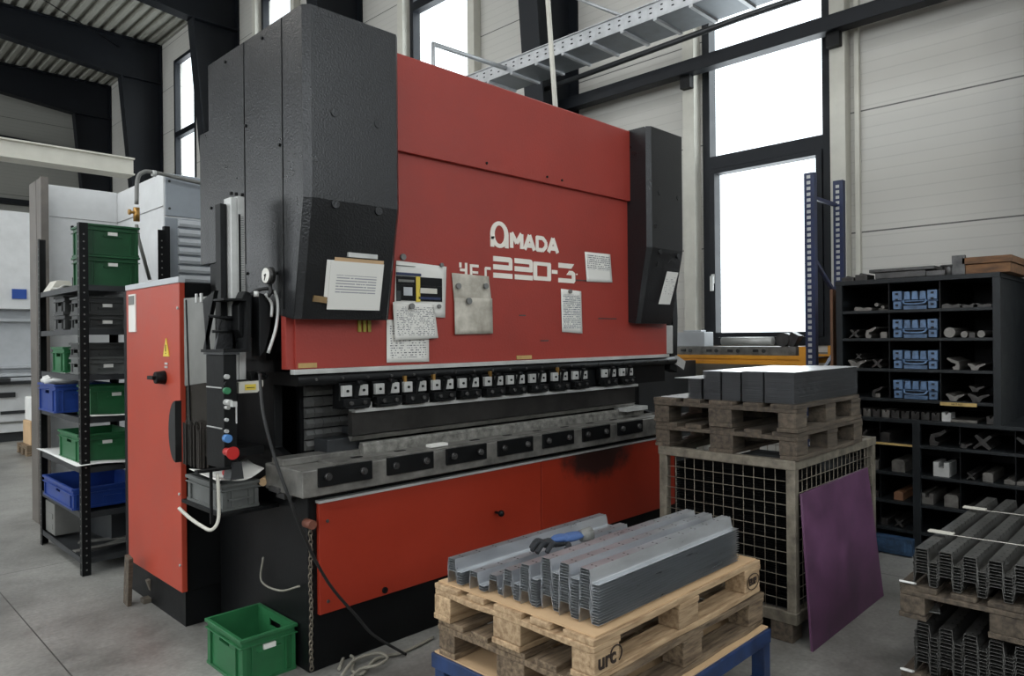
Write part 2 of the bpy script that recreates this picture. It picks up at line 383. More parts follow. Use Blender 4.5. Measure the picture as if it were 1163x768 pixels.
# trapezoidal roof sheet, ribs along y, with one long rooflight strip
c = MB(); x = XL; p = .26
SKY0, SKY1 = -3.1, -.9
pts = []
while x < XR+.01:
    pts += [(x, ZR+.1), (x+p*.45, ZR+.1), (x+p*.55, ZR), (x+p*.9, ZR)]; x += p
A = [q for q in pts if q[0] < SKY0]; B = [q for q in pts if q[0] > SKY1]
c.strip(A, .02, 'x' if False else 'y', YB, YE); c.strip(B, .02, 'y', YB, YE)
c.box(SKY0-.2, SKY1+.2, YB, -3, ZR+.1, ZR+.15); c.box(SKY0-.2, SKY1+.2, 12, YE, ZR+.1, ZR+.15)
struct('ceiling', c, mat('roof_sheet', srgb(150, 149, 140), .5, var=.05))
def window(n, a, b, muls, x=XR):
    f = MB(); t = .085; X0, X1 = x-.02, x+.12
    for y0, y1, z0, z1 in [(a, a+t, WZ0, WZ1), (b-t, b, WZ0, WZ1), (a, b, WZ0, WZ0+t), (a, b, WZ1-t, WZ1)]: f.box(X0, X1, y0, y1, z0, z1)
    for z in muls: f.box(X0, X1, a, b, z-.07, z+.07)
    # opening sash of the bottom light
    z1 = muls[0]-.07
    for y0, y1, zz0, zz1 in [(a+t, a+t+.06, WZ0+t, z1), (b-t-.06, b-t, WZ0+t, z1), (a+t, b-t, WZ0+t, WZ0+t+.05), (a+t, b-t, z1-.05, z1)]: f.box(X0-.02, X1-.03, y0, y1, zz0, zz1)
    o = struct('window_%d' % n, f, NAVY, bev=.004)
    g = MB(); zz = [WZ0+t]+list(muls)+[WZ1-t]
    for i in range(len(zz)-1): g.box(x+.05, x+.056, a+t, b-t, zz[i]+(.07 if i else 0), zz[i+1]-.07)
    g.build('window_glass', GLASS, o)
    h = MB(); h.box(x-.06, x-.04, b-t-.05, b-t-.02, 2.2, 2.24); h.box(x-.075, x-.06, b-t-.055, b-t-.015, 2.08, 2.24); h.box(x-.045, x-.02, b-t-.055, b-t-.015, 2.16, 2.26)
    h.build('window_handle', BRIGHT, o, bev=.003)
for n, (a, b) in enumerate(wins): window(n+1, a, b, [3.45, 5.16, 6.84])
# frames and panes of the far-side windows
for n, (a, b) in enumerate(lw):
    f = MB()
    for yy in (a, (2*a+b)/3, (a+2*b)/3, b): f.box(XL-.15, XL-.02, yy-.05, yy+.05, 2.2, 7.2)
    for zz in (2.2, 3.9, 5.5, 7.2): f.box(XL-.15, XL-.02, a, b, zz-.05, zz+.05)
    o = struct('window_%d' % (n+6), f, NAVY); MB().box(XL-.1, XL-.094, a, b, 2.2, 7.2).build('window_glass', GLASS, o)
# light steel jamb posts beside the windows
n = 1
for a, b in wins[:3]:
    for y0, y1 in ((a-.17, a-.03), (b+.03, b+.17)):
        struct('trim_%d' % n, MB().box(6.86, 6.995, y0, y1, 0, ZR-.1), CREAM, bev=.004); n += 1
# sandwich panel seams posts near the shelf
struct('trim_%d' % n, MB().box(6.95, 6.995, 2.36, 2.4, 0, ZR-.1), CREAM); n += 1
# portal frames: tapered steel columns and haunched rafters
for yc in (.85, 5.85, 10.6, 15.35, 19.9, 24.1):
    m = MB(); hw = .15
    dep = lambda z: .28+.083*z
    z1 = 8.38; xi0, xi1 = XR-dep(0), XR-dep(z1)
    m.prism([(XR-.01, 0), (XR-.01, ZR-.03), (xi1, ZR-.03), (xi1, z1), (xi0, 0)], 'y', yc-.01, yc+.01)
    m.prism([(xi0, 0), (xi0-.025, 0), (xi1-.025, z1), (xi1, z1)], 'y', yc-hw, yc+hw)
    m.box(XR-.03, XR-.005, yc-hw, yc+hw, 0, ZR-.03)
    m.prism([(xi1, z1-.02), (3.3, 8.70), (-6, 8.75), (-6, ZR-.03), (xi1, ZR-.03)], 'y', yc-.01, yc+.01)
    m.prism([(xi1-.02, z1-.02), (3.3, 8.68), (-7.4, 8.75), (-7.4, 8.78), (3.3, 8.71), (xi1-.02, z1+.01)], 'y', yc-hw, yc+hw)
    m.box(-7.4, XR-.05, yc-hw, yc+hw, ZR-.05, ZR-.02)
    m.box(xi1, XR, yc-hw, yc+hw, z1-.02, z1+.01)
    o = m.build('portal_frame', NAVY); o['kind'] = 'structure'
# long square rail on brackets in front of the windows
r = MB().box(6.72, 6.86, .5, 24, 4.39, 4.53)
o = r.build('wall_rail', NAVY, bev=.004); o['kind'] = 'structure'
for yy in (2.53, 4.07, 7.55, 9.2, 12.6, 14.2): MB().box(6.78, 6.86, yy-.06, yy+.06, 4.26, 4.4).build('bracket', BLACK, o)
# wind bracing rods in the roof
def pipe(name, pts, r, m, label, cat, smooth=True, n=10, group=None):
    return tag(MB().tube(smoothpath(pts) if smooth else pts, r, n).build(name, m), label, cat, group)
pipe('bracing_rod', [(6.2, 15.4, 9.2), (.5, 19.9, 9.2)], .012, BLACK, 'thin dark rod running diagonally under the roof, rising to the left', 'rod', False)
pipe('bracing_rod', [(6.0, 19.9, 9.1), (.5, 15.4, 9.1)], .012, BLACK, 'thin dark rod crossing the other one under the roof', 'rod', False)
o = MB().box(-7, 6.5, 24.7, 24.9, 5.6, 5.75).box(-7, 6.5, 24.7, 24.9, 7.5, 7.7, ry=.035).build('wall_girt', NAVY); o['kind'] = 'structure'
# ================================================================== OVERHEAD
tr = thing('cable_tray', 'galvanised perforated cable tray high above the red machine', 'cable tray', (5.2, 4, 4.2))
for x0, nm in ((5.0, 'side_rail'), (5.4, 'side_rail')):
    m = MB(); m.box(x0-.002, x0+.002, -1, 5.6, 4.20, 4.33)
    m.box(x0-.014, x0+.002, -1, 5.6, 4.325, 4.335).build(nm, GALV, tr)
m = MB()
for i in range(62):
    y = -.9+i*.105
    for z in (4.245, 4.285): m.box(4.994, 4.998, y, y+.022, z, z+.010)
m.build('slot_perforation', BLACK, tr)['kind'] = 'stuff'
bp_ = MB()
for i in range(20): bp_.box(5.0, 5.4, -1+i*.33, -1+i*.33+.29, 4.198, 4.202)
bp_.build('tray_floor', mat('tray_floor', srgb(105, 110, 114), .4, metal=.6, var=.12), tr)
for i in range(20): MB().box(5.0, 5.4, -1+i*.33-.035, -1+i*.33-.002, 4.18, 4.21).build('rung', GALV, tr)
m = MB().tube(smoothpath([(5.1, 5.5, 4.36), (5.1, 3, 4.34), (5.1, -1, 4.35)]), .016).tube(smoothpath([(5.16, 5.5, 4.34), (5.15, 3, 4.35), (5.17, -1, 4.34)]), .014)
tag(m.build('cable_bundle', RUBBER), 'black cables lying in the overhead galvanised tray', 'cable')
pipe('ceiling_pipe', [at(601.6, 96, x=6.5), at(840, 10, x=6.5), at(1100, -90, x=6.5)], .018, DKGREY, 'thinner upper dark pipe running beside the cable tray', 'pipe', False)
pipe('ceiling_pipe', [at(601.6, 108, x=6.5), at(840, 20.6, x=6.5), at(1100, -68, x=6.5)], .03, DKGREY, 'thicker lower dark pipe crossing the tall right window', 'pipe', False)
pipe('suspension_rod', [at(618, -60, y=4.1), at(628.5, 90, y=4.1), at(631, 128, y=4.1)+Vector((.06, 0, -.64))], .022, CREAM, 'pale vertical rod in front of the cable tray', 'rod', False)
a, b = at(492, 50, y=5), at(590, 83, y=5)
pipe('handrail', [a-Vector((0, 0, .6)), a, b], .022, GALV, 'grey tube rail above the left of the red ram', 'rail', False)
pipe('conduit', [at(640, -8, x=5.0), at(706, 18, x=5.0)], .015, GALV, 'thin light conduit ending on the cable tray', 'conduit', False)
# unseen hanging lamps, added to brighten the hall and the far machine
def fill_lamp(x, y):
    t = thing('added_light', 'added long white lamp under the roof, out of view', 'light', (x, y, 8.3), group='added lamps')
    MB().box(x-.2, x+.2, y-.7, y+.7, 8.3, 8.42).build('fill_lamp_housing', WHITE, t)
    MB().cyl((x, y, 8.42), (x, y, 9.36 if x < 1 else 9.36), .01).build('suspension_cable', BLACK, t)
    l = bpy.data.lights.new('added_lamp', 'AREA'); l.shape = 'RECTANGLE'; l.size = .36; l.size_y = 1.3; l.energy = 90; l.color = (1, .97, .92)
    o = bpy.data.objects.new('added_lamp', l); C.objects.link(o); o.parent = t; o.location = (0, 0, -.01)
for x, y in ((-3, 2.0), (-3, 7), (2.0, -1.5), (.6, 11.0), (-3, 12.5)): fill_lamp(x, y)
# ================================================================== PRESS BRAKE
PB = thing('press_brake', 'large red and black press brake with white lettering on its ram', 'press brake', (3.4, 3.6, 0))
# base frame
m = MB(); m.box(1.752, 5.0, 3.12, 4.0, .0, .86); m.build('base_frame', BLACK, PB, bev=.006)
m = MB(); m.prism([(3.12, .0), (4.12, .0), (4.12, 2.9), (3.45, 2.9), (3.22, 1.7), (3.45, 1.5), (3.45, 1.05), (3.12, .95)], 'x', 1.75, 1.8); m.build('side_frame', BLACK, PB, bev=.006)
m = MB(); m.prism([(3.14, .0), (4.1, .0), (4.1, 2.9), (3.45, 2.9), (3.3, 1.7), (3.7, 1.5), (3.7, 1.05), (3.14, .95)], 'x', 4.95, 5.0); m.build('side_frame', BLACK, PB, bev=.006)
MB().box(1.8, 4.95, 4.08, 4.12, .8, 2.9).build('rear_plate', BLACK, PB)
# red skirt panels
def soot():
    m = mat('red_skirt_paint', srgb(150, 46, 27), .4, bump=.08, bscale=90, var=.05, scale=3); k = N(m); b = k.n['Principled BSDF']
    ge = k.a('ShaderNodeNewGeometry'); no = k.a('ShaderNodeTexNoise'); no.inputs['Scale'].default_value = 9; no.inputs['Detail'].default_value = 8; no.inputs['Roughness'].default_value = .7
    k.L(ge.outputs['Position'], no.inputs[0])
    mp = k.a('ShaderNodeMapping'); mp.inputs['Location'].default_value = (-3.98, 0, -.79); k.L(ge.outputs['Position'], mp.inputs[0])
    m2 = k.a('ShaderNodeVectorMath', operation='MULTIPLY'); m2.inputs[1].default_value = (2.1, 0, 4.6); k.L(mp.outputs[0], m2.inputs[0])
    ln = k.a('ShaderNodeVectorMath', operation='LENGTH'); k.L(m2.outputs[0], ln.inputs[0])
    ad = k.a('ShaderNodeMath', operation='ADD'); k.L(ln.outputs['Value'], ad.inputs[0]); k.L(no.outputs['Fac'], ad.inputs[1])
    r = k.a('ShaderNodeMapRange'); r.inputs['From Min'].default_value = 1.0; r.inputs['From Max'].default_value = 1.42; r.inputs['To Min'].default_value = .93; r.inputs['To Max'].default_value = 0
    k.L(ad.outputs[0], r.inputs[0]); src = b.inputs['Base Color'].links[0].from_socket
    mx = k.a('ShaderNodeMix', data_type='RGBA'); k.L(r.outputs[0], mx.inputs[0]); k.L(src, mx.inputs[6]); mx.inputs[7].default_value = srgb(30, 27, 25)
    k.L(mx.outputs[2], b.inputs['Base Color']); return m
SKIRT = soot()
sk = MB().box(1.795, 3.378, 3.095, 3.12, .272, .812).build('skirt_panel', SKIRT, PB, bev=.003)
for u, v in ((1.84, .72), (1.84, .33)): MB().cyl((u, 3.09, v), (u, 3.096, v), .008).build('screw', DSTEEL, sk)
MB().cyl((2.17, 3.085, .30), (2.17, 3.096, .30), .016).build('lock', BLACK, sk)
sk = MB().box(3.384, 4.95, 3.095, 3.12, .272, .812).build('skirt_panel', SKIRT, PB, bev=.003)
kb = MB().cyl((2.972, 3.05, .56), (2.972, 3.096, .56), .008).ball((2.972, 3.045, .56), .02).build('knob', BLACK, PB)
MB().box(1.79, 4.95, 3.085, 3.12, .812, .826).build('edge_trim', BRIGHT, PB)
# bed beam with die holder
MB().box(1.674, 4.8, 3.03, 3.40, .862, .99).build('bed_beam', STEEL, PB, bev=.006)
MB().box(1.674, 2.15, 3.22, 3.33, .99, 1.025).build('bed_rail', STEEL, PB, bev=.004)
m = MB().prism([(3.055, .99), (3.21, .99), (3.21, 1.0), (3.08, 1.003), (3.055, .996)], 'x', 1.86, 4.78); m.build('clamp_strip', STEEL, PB)
for i in range(7):
    x0 = 1.752+i*.392*1.0
    pl = MB().box(x0, x0+.30, 3.018, 3.032, .905, .995).build('die_clamp_plate', BLACK, PB, bev=.002)
    for xb in (x0+.045, x0+.243):
        MB().cyl((xb, 3.0, .952), (xb, 3.02, .952), .017, 20).cyl((xb, 2.994, .952), (xb, 3.0, .952), .009, 6).build('bolt', DSTEEL, pl)
dr = MB(); dr.box(2.11, 4.66, 3.185, 3.23, .99, 1.045); dr.prism([(3.19, 1.045), (3.225, 1.045), (3.222, 1.06), (3.212, 1.06), (3.2075, 1.052), (3.203, 1.06), (3.193, 1.06)], 'x', 2.11, 4.66)
dr.build('lower_die', mat('die_steel', srgb(134, 132, 126), .45, metal=.3, var=.3, scale=22), PB, bev=.001)
MB().box(4.35, 4.62, 3.12, 3.24, 1.045, 1.075).build('die_end_block', BRIGHT, PB, bev=.002)
for i in range(11):
    xx = 2.0+i*.27; MB().box(xx, xx+.06, 3.115, 3.14, 1.0, 1.005).build('slot', BLACK, PB)
# dark blocks left of the tooling
MB().box(1.93, 2.25, 3.24, 3.37, 1.0, 1.09).build('end_block', DKGREY, PB, bev=.004)
MB().box(2.10, 2.25, 3.27, 3.38, 1.095, 1.14).build('end_block', DKGREY, PB, bev=.004)
# stacked ribbed spare blocks seen behind the left end
rb = MB()
for r_ in range(6):
    for c_ in range(9):
        x0 = 1.90+c_*.05; z0 = 1.02+r_*.057
        rb.prism([(3.42, z0), (3.42, z0+.052), (3.40, z0+.05), (3.385, z0+.026), (3.40, z0+.002)], 'x', x0, x0+.047)
rb.build('ribbed_guard', mat('ribbed_grey', srgb(118, 118, 116), .35, metal=.3, var=.15), PB)
MB().box(1.88, 2.42, 3.425, 3.46, .99, 1.38).build('guard_backing', BLACK, PB)
# upper beam, punch bar
MB().box(1.71, 5.0, 3.165, 3.205, 1.433, 1.457).build('silver_strip', BRIGHT, PB, bev=.002)
m = MB(); m.cyl((1.735, 3.2, 1.405), (5.12, 3.2, 1.405), .032, 24); m.box(1.735, 5.0, 3.2, 3.5, 1.375, 1.44); m.box(2.0, 5.0, 3.21, 3.3, 1.24, 1.38); m.build('upper_beam', BLACK, PB)
for i in range(22):
    x = 1.83+i*.15; MB().cyl((x, 3.162, 1.405), (x, 3.17, 1.405), .007, 8).build('screw', DSTEEL, PB)
pb = MB().box(2.04, 4.54, 3.18, 3.22, 1.105, 1.235).build('punch_bar', mat('punch_steel', srgb(62, 60, 58), .4, metal=.6, var=.2, scale=6), PB, bev=.002)
MB().prism([(3.178, 1.10), (3.222, 1.10), (3.203, 1.075), (3.197, 1.075)], 'x', 2.04, 4.54).build('punch_tip', STEEL, pb)
tp = MB().box(2.04, 4.54, 3.15, 3.21, 1.225, 1.243)
for xc in [2.135, 2.326, 2.517, 2.714, 2.914, 3.11, 3.31, 3.52, 3.733]: tp.box(xc-.014, xc+.014, 3.16, 3.2, 1.24, 1.275)
tp.build('punch_shoulder', BRIGHT, pb)
cx = [2.036, 2.234, 2.418, 2.615, 2.813, 3.016, 3.207, 3.41, 3.627, 3.839, 4.169, 4.381]
def clampmb():
    cl = bpy.data.objects.new('punch_clamp', None)
    return cl
c0 = None
for i, x in enumerate(cx):
    if c0 is None:
        b_ = MB(); b_.box(x-.08, x+.08, 3.12, 3.18, 1.262, 1.30); b_.prism([(x-.075, 1.262), (x+.075, 1.262), (x+.065, 1.25), (x-.065, 1.25)], 'y', 3.115, 3.17)
        b_.box(x-.082, x+.082, 3.16, 3.2, 1.29, 1.38)
        c0 = b_.build('punch_clamp', BLACK, PB, bev=.002); pieces = []
        for s in (-1, 1):
            p_ = MB(); p_.box(x+s*.048-.028, x+s*.048+.028, 3.138, 3.16, 1.312, 1.368); pieces.append(p_.build('clamp_plate', BRIGHT, c0, bev=.002))
            pieces.append(MB().cyl((x+s*.048, 3.132, 1.34), (x+s*.048, 3.14, 1.34), .007, 10).build('screw', BLACK, c0))
            pieces.append(MB().cyl((x+s*.04, 3.108, 1.279), (x+s*.04, 3.122, 1.279), .011, 6).build('screw', DSTEEL, c0))
        p_ = MB(); p_.box(x-.006, x+.010, 3.118, 3.132, 1.30, 1.385, ry=.25); p_.cyl((x+.01, 3.10, 1.38), (x+.01, 3.14, 1.38), .012, 12)
        pieces.append(p_.build('clamp_lever', BLACK, c0))
        base_x = x
    else:
        c = c0.copy(); C.objects.link(c); c.location = Vector(c0.location)+Vector((x-base_x, 0, 0))
        for q in pieces:
            d = q.copy(); C.objects.link(d); d.parent = c
            if q.name.startswith('clamp_lever'): pass
for x in (2.36, 2.56, 3.0, 3.62): MB().box(x-.008, x+.008, 3.15, 3.168, 1.35, 1.40).build('brass_key', BRASS, PB)
# dark post and guard at the right end of the bed
MB().box(4.62, 4.74, 3.28, 3.40, 1.03, 1.39).build('end_post', BLACK, PB, bev=.004)
# ram plates
m = MB(); m.prism([(1.74, 1.457), (5.015, 1.457), (5.015, 2.66), (1.74, 2.66)], 'y', 3.2, 3.26)
m.prism([(3.2, 1.457), (3.26, 1.457), (3.26, 2.6), (3.2, 2.6)], 'x', 1.738, 1.742); m.box(1.695, 1.74, 3.215, 3.26, 1.457, 2.6)
ram = m.build('ram', RED, PB, bev=.003)
m = MB(); m.prism([(3.172, 2.625), (3.172, 3.15), (3.178, 3.158), (3.6, 3.158), (3.6, 3.12), (3.20, 3.12), (3.20, 2.625)], 'x', 2.1, 4.62); m.build('upper_ram_cover', RED, PB, bev=.003)
for u in (3.0, 3.55, 3.7): MB().cyl((u, 3.166, 2.665), (u, 3.173, 2.665), .008, 10).build('screw', BLACK, PB)
# hoods
def hood(x0, x1, yb, nm='hood'):
    prof = [(3.0, 2.265), (3.0, 3.15), (3.01, 3.162), (yb, 3.162), (yb, 2.04), (3.64, 2.04), (3.6, 1.78), (3.11, 1.70), (3.1, 1.715)]
    h = MB()
    ch = .03
    # body with chamfered vertical front edges
    sec = lambda y, z: y
    L = [(3.0+ch, 2.265, 3.162)]
    h.prism([(q[0]+(ch if q[0] < 3.2 else 0), q[1]) for q in prof], 'x', x0, x1)
    pf = [(3.0, 2.265), (3.0, 3.162), (3.0+ch, 3.162), (3.0+ch, 2.27), (3.11+ch, 1.70), (3.108, 1.70)]
    # front face narrower than the body -> bevelled corner strips
    vs = []
    fr = [(3.0, 3.162), (3.0, 2.265), (3.108, 1.70)]; bk = [(3.0+ch, 3.162), (3.0+ch, 2.265), (3.108+ch, 1.70)]
    for xx, arr in ((x0+ch, fr), (x1-ch, fr), (x0, bk), (x1, bk)): vs += [(xx, a_, b_) for a_, b_ in arr]
    fs = [(0, 1, 4, 3), (1, 2, 5, 4), (0, 6, 7, 1), (1, 7, 8, 2), (3, 4, 10, 9), (4, 5, 11, 10), (0, 3, 9, 6), (2, 8, 11, 5)]
    h.add(vs, fs)
    o = h.build(nm, HOOD, PB)
    return o
hl = hood(1.692, 2.236, 4.08); hr = hood(4.49, 4.972, 3.9)
# seams, screws on the left hood
for y in (3.222, 3.63):
    MB().box(1.689, 1.6925, y-.003, y+.003, 2.0 if y > 3.3 else 1.75, 3.16).build('panel_seam', BLACK, hl)
for y, z in ((3.85, 3.12), (3.42, 3.12), (3.61, 2.72), (3.25, 2.55), (4.05, 2.35), (3.61, 1.95), (3.31, 1.93), (3.29, 1.93)): MB().cyl((1.684, y, z), (1.693, y, z), .008, 10).build('screw', BLACK, hl)
for u, v in ((380, 128), (429, 141), (381, 232), (430, 240)):
    q = at(u, v, y=3.0); MB().cyl((q.x, 2.995, q.z), (q.x, 3.02, q.z), .021, 20).build('bolt', HOOD, hl, bev=.002)
for u, v in ((749, 219), (770, 225), (750, 286), (770, 291)):
    q = at(u, v, y=3.0); MB().cyl((q.x, 2.995, q.z), (q.x, 3.04, q.z), .02, 20).build('bolt', HOOD, hr, bev=.002)
MB().box(1.70, 2.1, 4.08, 4.23, 2.04, 2.80).build('rear_housing', HOOD, PB, bev=.004)
MB().box(1.71, 1.9, 3.45, 4.12, 1.5, 2.05).build('rear_housing', BLACK, PB)
# lettering on the ram
LY0, LY1 = 3.196, 3.201
def sboxes(mb, segs, th):
    for (x0, z0, x1, z1) in segs:
        a, b = Vector((x0, z0)), Vector((x1, z1)); d = (b-a).normalized(); n_ = Vector((-d.y, d.x))*th/2; e = d*0
        mb.prism([a+n_-e, b+n_+e, b-n_+e, a-n_-e], 'y', LY0, LY1)
lt = MB()
# rounded A of the maker's name
def ring(cx, cz, ro, ri, so, si, a0=0, a1=2*PI, n=28):
    for i in range(n):
        a, b = a0+(a1-a0)*i/n, a0+(a1-a0)*(i+1)/n
        f = lambda t, r, s_: (cx+r*math.cos(t), cz+s_*math.sin(t))
        lt.prism([f(a, ro, so), f(b, ro, so), f(b, ri, si), f(a, ri, si)], 'y', LY0, LY1)
ring(3.13, 2.245, .079, .043, .083, .058)
lt.box(3.051, 3.083, LY0, LY1, 2.165, 2.25); lt.box(3.177, 3.209, LY0, LY1, 2.165, 2.25)
def let(pts_list, x, z, w_, h_, th):
    sboxes(lt, [(x+a*w_, z+b*h_, x+c*w_, z+d*h_) for a, b, c, d in pts_list], th)
zb, hh = 2.172, .095
let([(.1, 0, .1, 1), (.1, 1, .5, .35), (.5, .35, .9, 1), (.9, 1, .9, 0)], 3.225, zb, .115, hh, .03)
let([(.1, 0, .5, 1), (.5, 1, .9, 0), (.25, .3, .75, .3)], 3.345, zb, .115, hh, .03)
let([(.1, 0, .1, 1), (.05, .92, .6, .92), (.6, .95, .92, .65), (.92, .7, .92, .3), (.92, .35, .6, .05), (.6, .08, .05, .08)], 3.465, zb, .105, hh, .026)
let([(.1, 0, .5, 1), (.5, 1, .9, 0), (.25, .3, .75, .3)], 3.575, zb, .115, hh, .03)
lt.build('maker_lettering', LETTER, ram)
lt = MB()
def two(x):
    th = .032; zt, zm, zl = 2.093, 2.042, 1.99
    lt.box(x, x+.145, LY0, LY1, zt-th/2, zt+th/2); lt.box(x+.137, x+.168, LY0, LY1, zm-.014, zt); lt.prism([(x+.14, zt), (x+.168, zt), (x+.16, zt+.012), (x+.145, zt+.016)], 'y', LY0, LY1)
    lt.box(x, x+.155, LY0, LY1, zm-th/2, zm+th/2); lt.box(x, x+.168, LY0, LY1, zl-th/2, zl+th/2)
two(3.073); two(3.262)
lt.box(3.44, 3.605, LY0, LY1, 2.062+.014, 2.1); lt.box(3.44, 3.605, LY0, LY1, 1.978, 2.006); lt.box(3.436, 3.472, LY0, LY1, 1.985, 2.093); lt.box(3.573, 3.609, LY0, LY1, 1.985, 2.093)
lt.box(3.618, 3.676, LY0, LY1, 2.03, 2.056)
lt.prism([(3.687, 2.075), (3.82, 2.075), (3.85, 2.108), (3.687, 2.108)], 'y', LY0, LY1)
lt.prism([(3.77, 2.03), (3.80, 2.06), (3.835, 2.06), (3.862, 2.045), (3.862, 1.99), (3.848, 1.975), (3.685, 1.975), (3.685, 2.005), (3.826, 2.005), (3.826, 2.03)], 'y', LY0, LY1)
lt.box(3.875, 3.888, LY0, LY1, 2.035, 2.045)
lt.build('number_lettering', LETTER, ram); lt = MB()
# remains of the type letters, half hidden by the oily sheet
lt.box(2.795, 2.812, LY0, LY1, 2.02, 2.05); lt.box(2.80, 2.85, LY0, LY1, 1.998, 2.015); lt.box(2.84, 2.857, LY0, LY1, 1.96, 2.05)
lt.box(2.88, 2.897, LY0, LY1, 1.96, 2.045); lt.box(2.89, 2.95, LY0, LY1, 2.028, 2.045); lt.box(2.90, 2.945, LY0, LY1, 1.99, 2.005)
lt.box(3.0, 3.016, LY0, LY1, 1.95, 2.03); lt.box(3.005, 3.05, LY0, LY1, 2.02, 2.037)
lt.build('type_lettering', LETTER, ram)
for q0, q1 in (((3.30, 1.745), (3.36, 1.742)), ((4.12, 1.735), (4.34, 1.732)), ((3.50, 1.58), (3.58, 1.59)), ((3.74, 2.0), (4.02, 1.985))):
    MB().box(q0[0], q1[0], 3.198, 3.2005, q0[1]-.004, q0[1]+.004).build('scratch', DSTEEL, ram)
for x, z, w_, lab in ((1.80, 1.475, .1, 0), (3.34, 1.475, .14, 0)):
    MB().box(x-w_/2, x+w_/2, 3.194, 3.2, z-.012, z+.012).build('type_plate', TAPE, ram)
# label on hood, stickers
MB().box(1.935, 2.107, 3.035, 3.055, 2.005, 2.028).build('name_strip', BRIGHT, hl)
MB().box(1.77, 1.84, 3.075, 3.10, 1.78, 1.81, ry=.1).build('tape_piece', mat('dark_tape', srgb(120, 96, 60), .6, var=.2), hl)
m = MB()
for i in range(3): m.box(2.09+i*.03, 2.108+i*.03, 3.19, 3.2, 1.64, 1.70)
m.build('brass_clips', mat('olive_clip', srgb(150, 140, 60), .4, metal=.4), ram)
# magnets/washers
def magnet(u, v, y, lab, r=.018):
    q = at(u, v, y=y-.01); tag(MB().cyl((q.x, y-.016, q.z), (q.x, y-.001, q.z), r, 18).build('round_magnet', MAGNET, bev=.002), lab, 'magnet', 'magnets on the ram')
# ---------------- papers on the machine
def sheet(name, uv, y, m, lab, cat='paper', curl=.004, n=8):
    """one sheet: a thin curved leaf through four photo corners (tl, tr, br, bl) on plane y"""
    P = [at(u, v, y=y) for u, v in uv]; mb = MB(); vs = []; fs = []
    for k, dy in enumerate((0, .0012)):
        for i in range(n+1):
            for j in range(n+1):
                s_, t = i/n, j/n
                q = P[0]*(1-s_)*(1-t)+P[1]*s_*(1-t)+P[2]*s_*t+P[3]*(1-s_)*t
                vs.append(q+Vector((0, -dy-curl*(s_*2-1)**2*t-curl*.6*t*t, 0)))
    w_ = n+1; o_ = w_*w_
    for i in range(n):
        for j in range(n):
            a = i*w_+j; fs.append((a, a+1, a+w_+1, a+w_)); fs.append((o_+a, o_+a+w_, o_+a+w_+1, o_+a+1))
    edge = [i*w_ for i in range(n)]+[n*w_+j for j in range(n)]+[i*w_+n for i in range(n, 0, -1)]+[j for j in range(n, 0, -1)]
    for a, b in zip(edge, edge[1:]+edge[:1]): fs.append((a, b, o_+b, o_+a))
    mb.add(vs, fs, True); return tag(mb.build(name, m), lab, cat)
ink = srgb(95, 95, 100); pw = srgb(216, 214, 208)
# slanted paper on the hood (own plane)
def hoodsheet(x0, x1, z0, z1, m, nm, lab, yoff=.0, sk=0):
    f = lambda z: 3.0+(2.265-z)*.108/.565-.004-yoff
    vs = []
    for dy in (0, .0012):
        for (x, z) in ((x0-sk, z0), (x1-sk, z0), (x1+sk, z1), (x0+sk, z1)): vs.append((x, f(z)-dy, z))
    mb = MB().add(vs, [(0, 1, 2, 3), (7, 6, 5, 4), (0, 4, 5, 1), (1, 5, 6, 2), (2, 6, 7, 3), (3, 7, 4, 0)])
    return tag(mb.build(nm, m), lab, 'paper')
hoodsheet(1.825, 2.10, 1.79, 1.985, PAPER, 'paper_sheet', 'white sheet mostly hidden behind the notice on the left hood', .001)
hoodsheet(1.865, 2.15, 1.97, 2.0, KRAFT, 'cardboard_backing', 'brown card strip behind the top of the hood notice', .002, .0)
hoodsheet(1.845, 2.152, 1.748, 1.982, papermat('notice_print', pw, srgb(150, 150, 154), 17, .66, .32, .72, .12, .88), 'notice_sheet', 'white typed notice fixed low on the left black hood', .004)
hoodsheet(4.735, 4.895, 1.85, 2.10, papermat('hoodnote_print', pw, ink, 16, .42, .3, .85, .15, .9), 'notice_sheet', 'narrow crooked white note on the right black hood', .0, .025)
sheet('paper_sheet', [(439, 363), (487, 366), (487, 411), (439, 412)], 3.195, papermat('list_print', pw, ink, 18, .5), 'lowest white printed sheet at the left of the ram, just above the silver strip', curl=.001)
ph = sheet('photo_print', [(450, 296), (507, 303), (505, 361), (447, 357)], 3.193, PAPER, 'printed photograph of tooling on a white sheet, held by magnets', 'picture', .002)
for u0, v0, u1, v1, mm in ((450, 313, 502, 343, BLACK), (450, 309, 478, 314, NBLUE), (452, 317, 470, 321, MGREY), (450, 323, 502, 326, STEEL), (458, 326, 468, 336, LGREY), (476, 327, 496, 334, CREAM), (475, 337, 500, 341, NBLUE), (450, 330, 455, 342, DKGREY), (450, 301, 472, 303, DKGREY), (472, 314, 477, 343, YELLOW)):
    a, b = at(u0, v0, y=3.188), at(u1, v1, y=3.188); yo = .001 if mm is BLACK else .002
    MB().box(a.x, b.x, 3.186-yo, 3.1925, min(a.z, b.z), max(a.z, b.z)).build('printed_area', mm, ph)
sheet('paper_sheet', [(446, 343), (493, 346), (497, 384), (448, 387)], 3.180, papermat('table_print', pw, ink, 22, .5), 'white table sheet overlapping the printed photograph', curl=.003)
sheet('oily_sheet', [(513, 310), (555, 314), (558, 348), (516, 352)], 3.194, OILPAPER, 'upper stained sheet covering part of the type lettering', curl=.004)
sheet('oily_sheet', [(516, 338), (559, 339), (559, 379), (516, 380)], 3.189, OILPAPER, 'lower stained grubby sheet pinned below the type lettering', curl=.004)
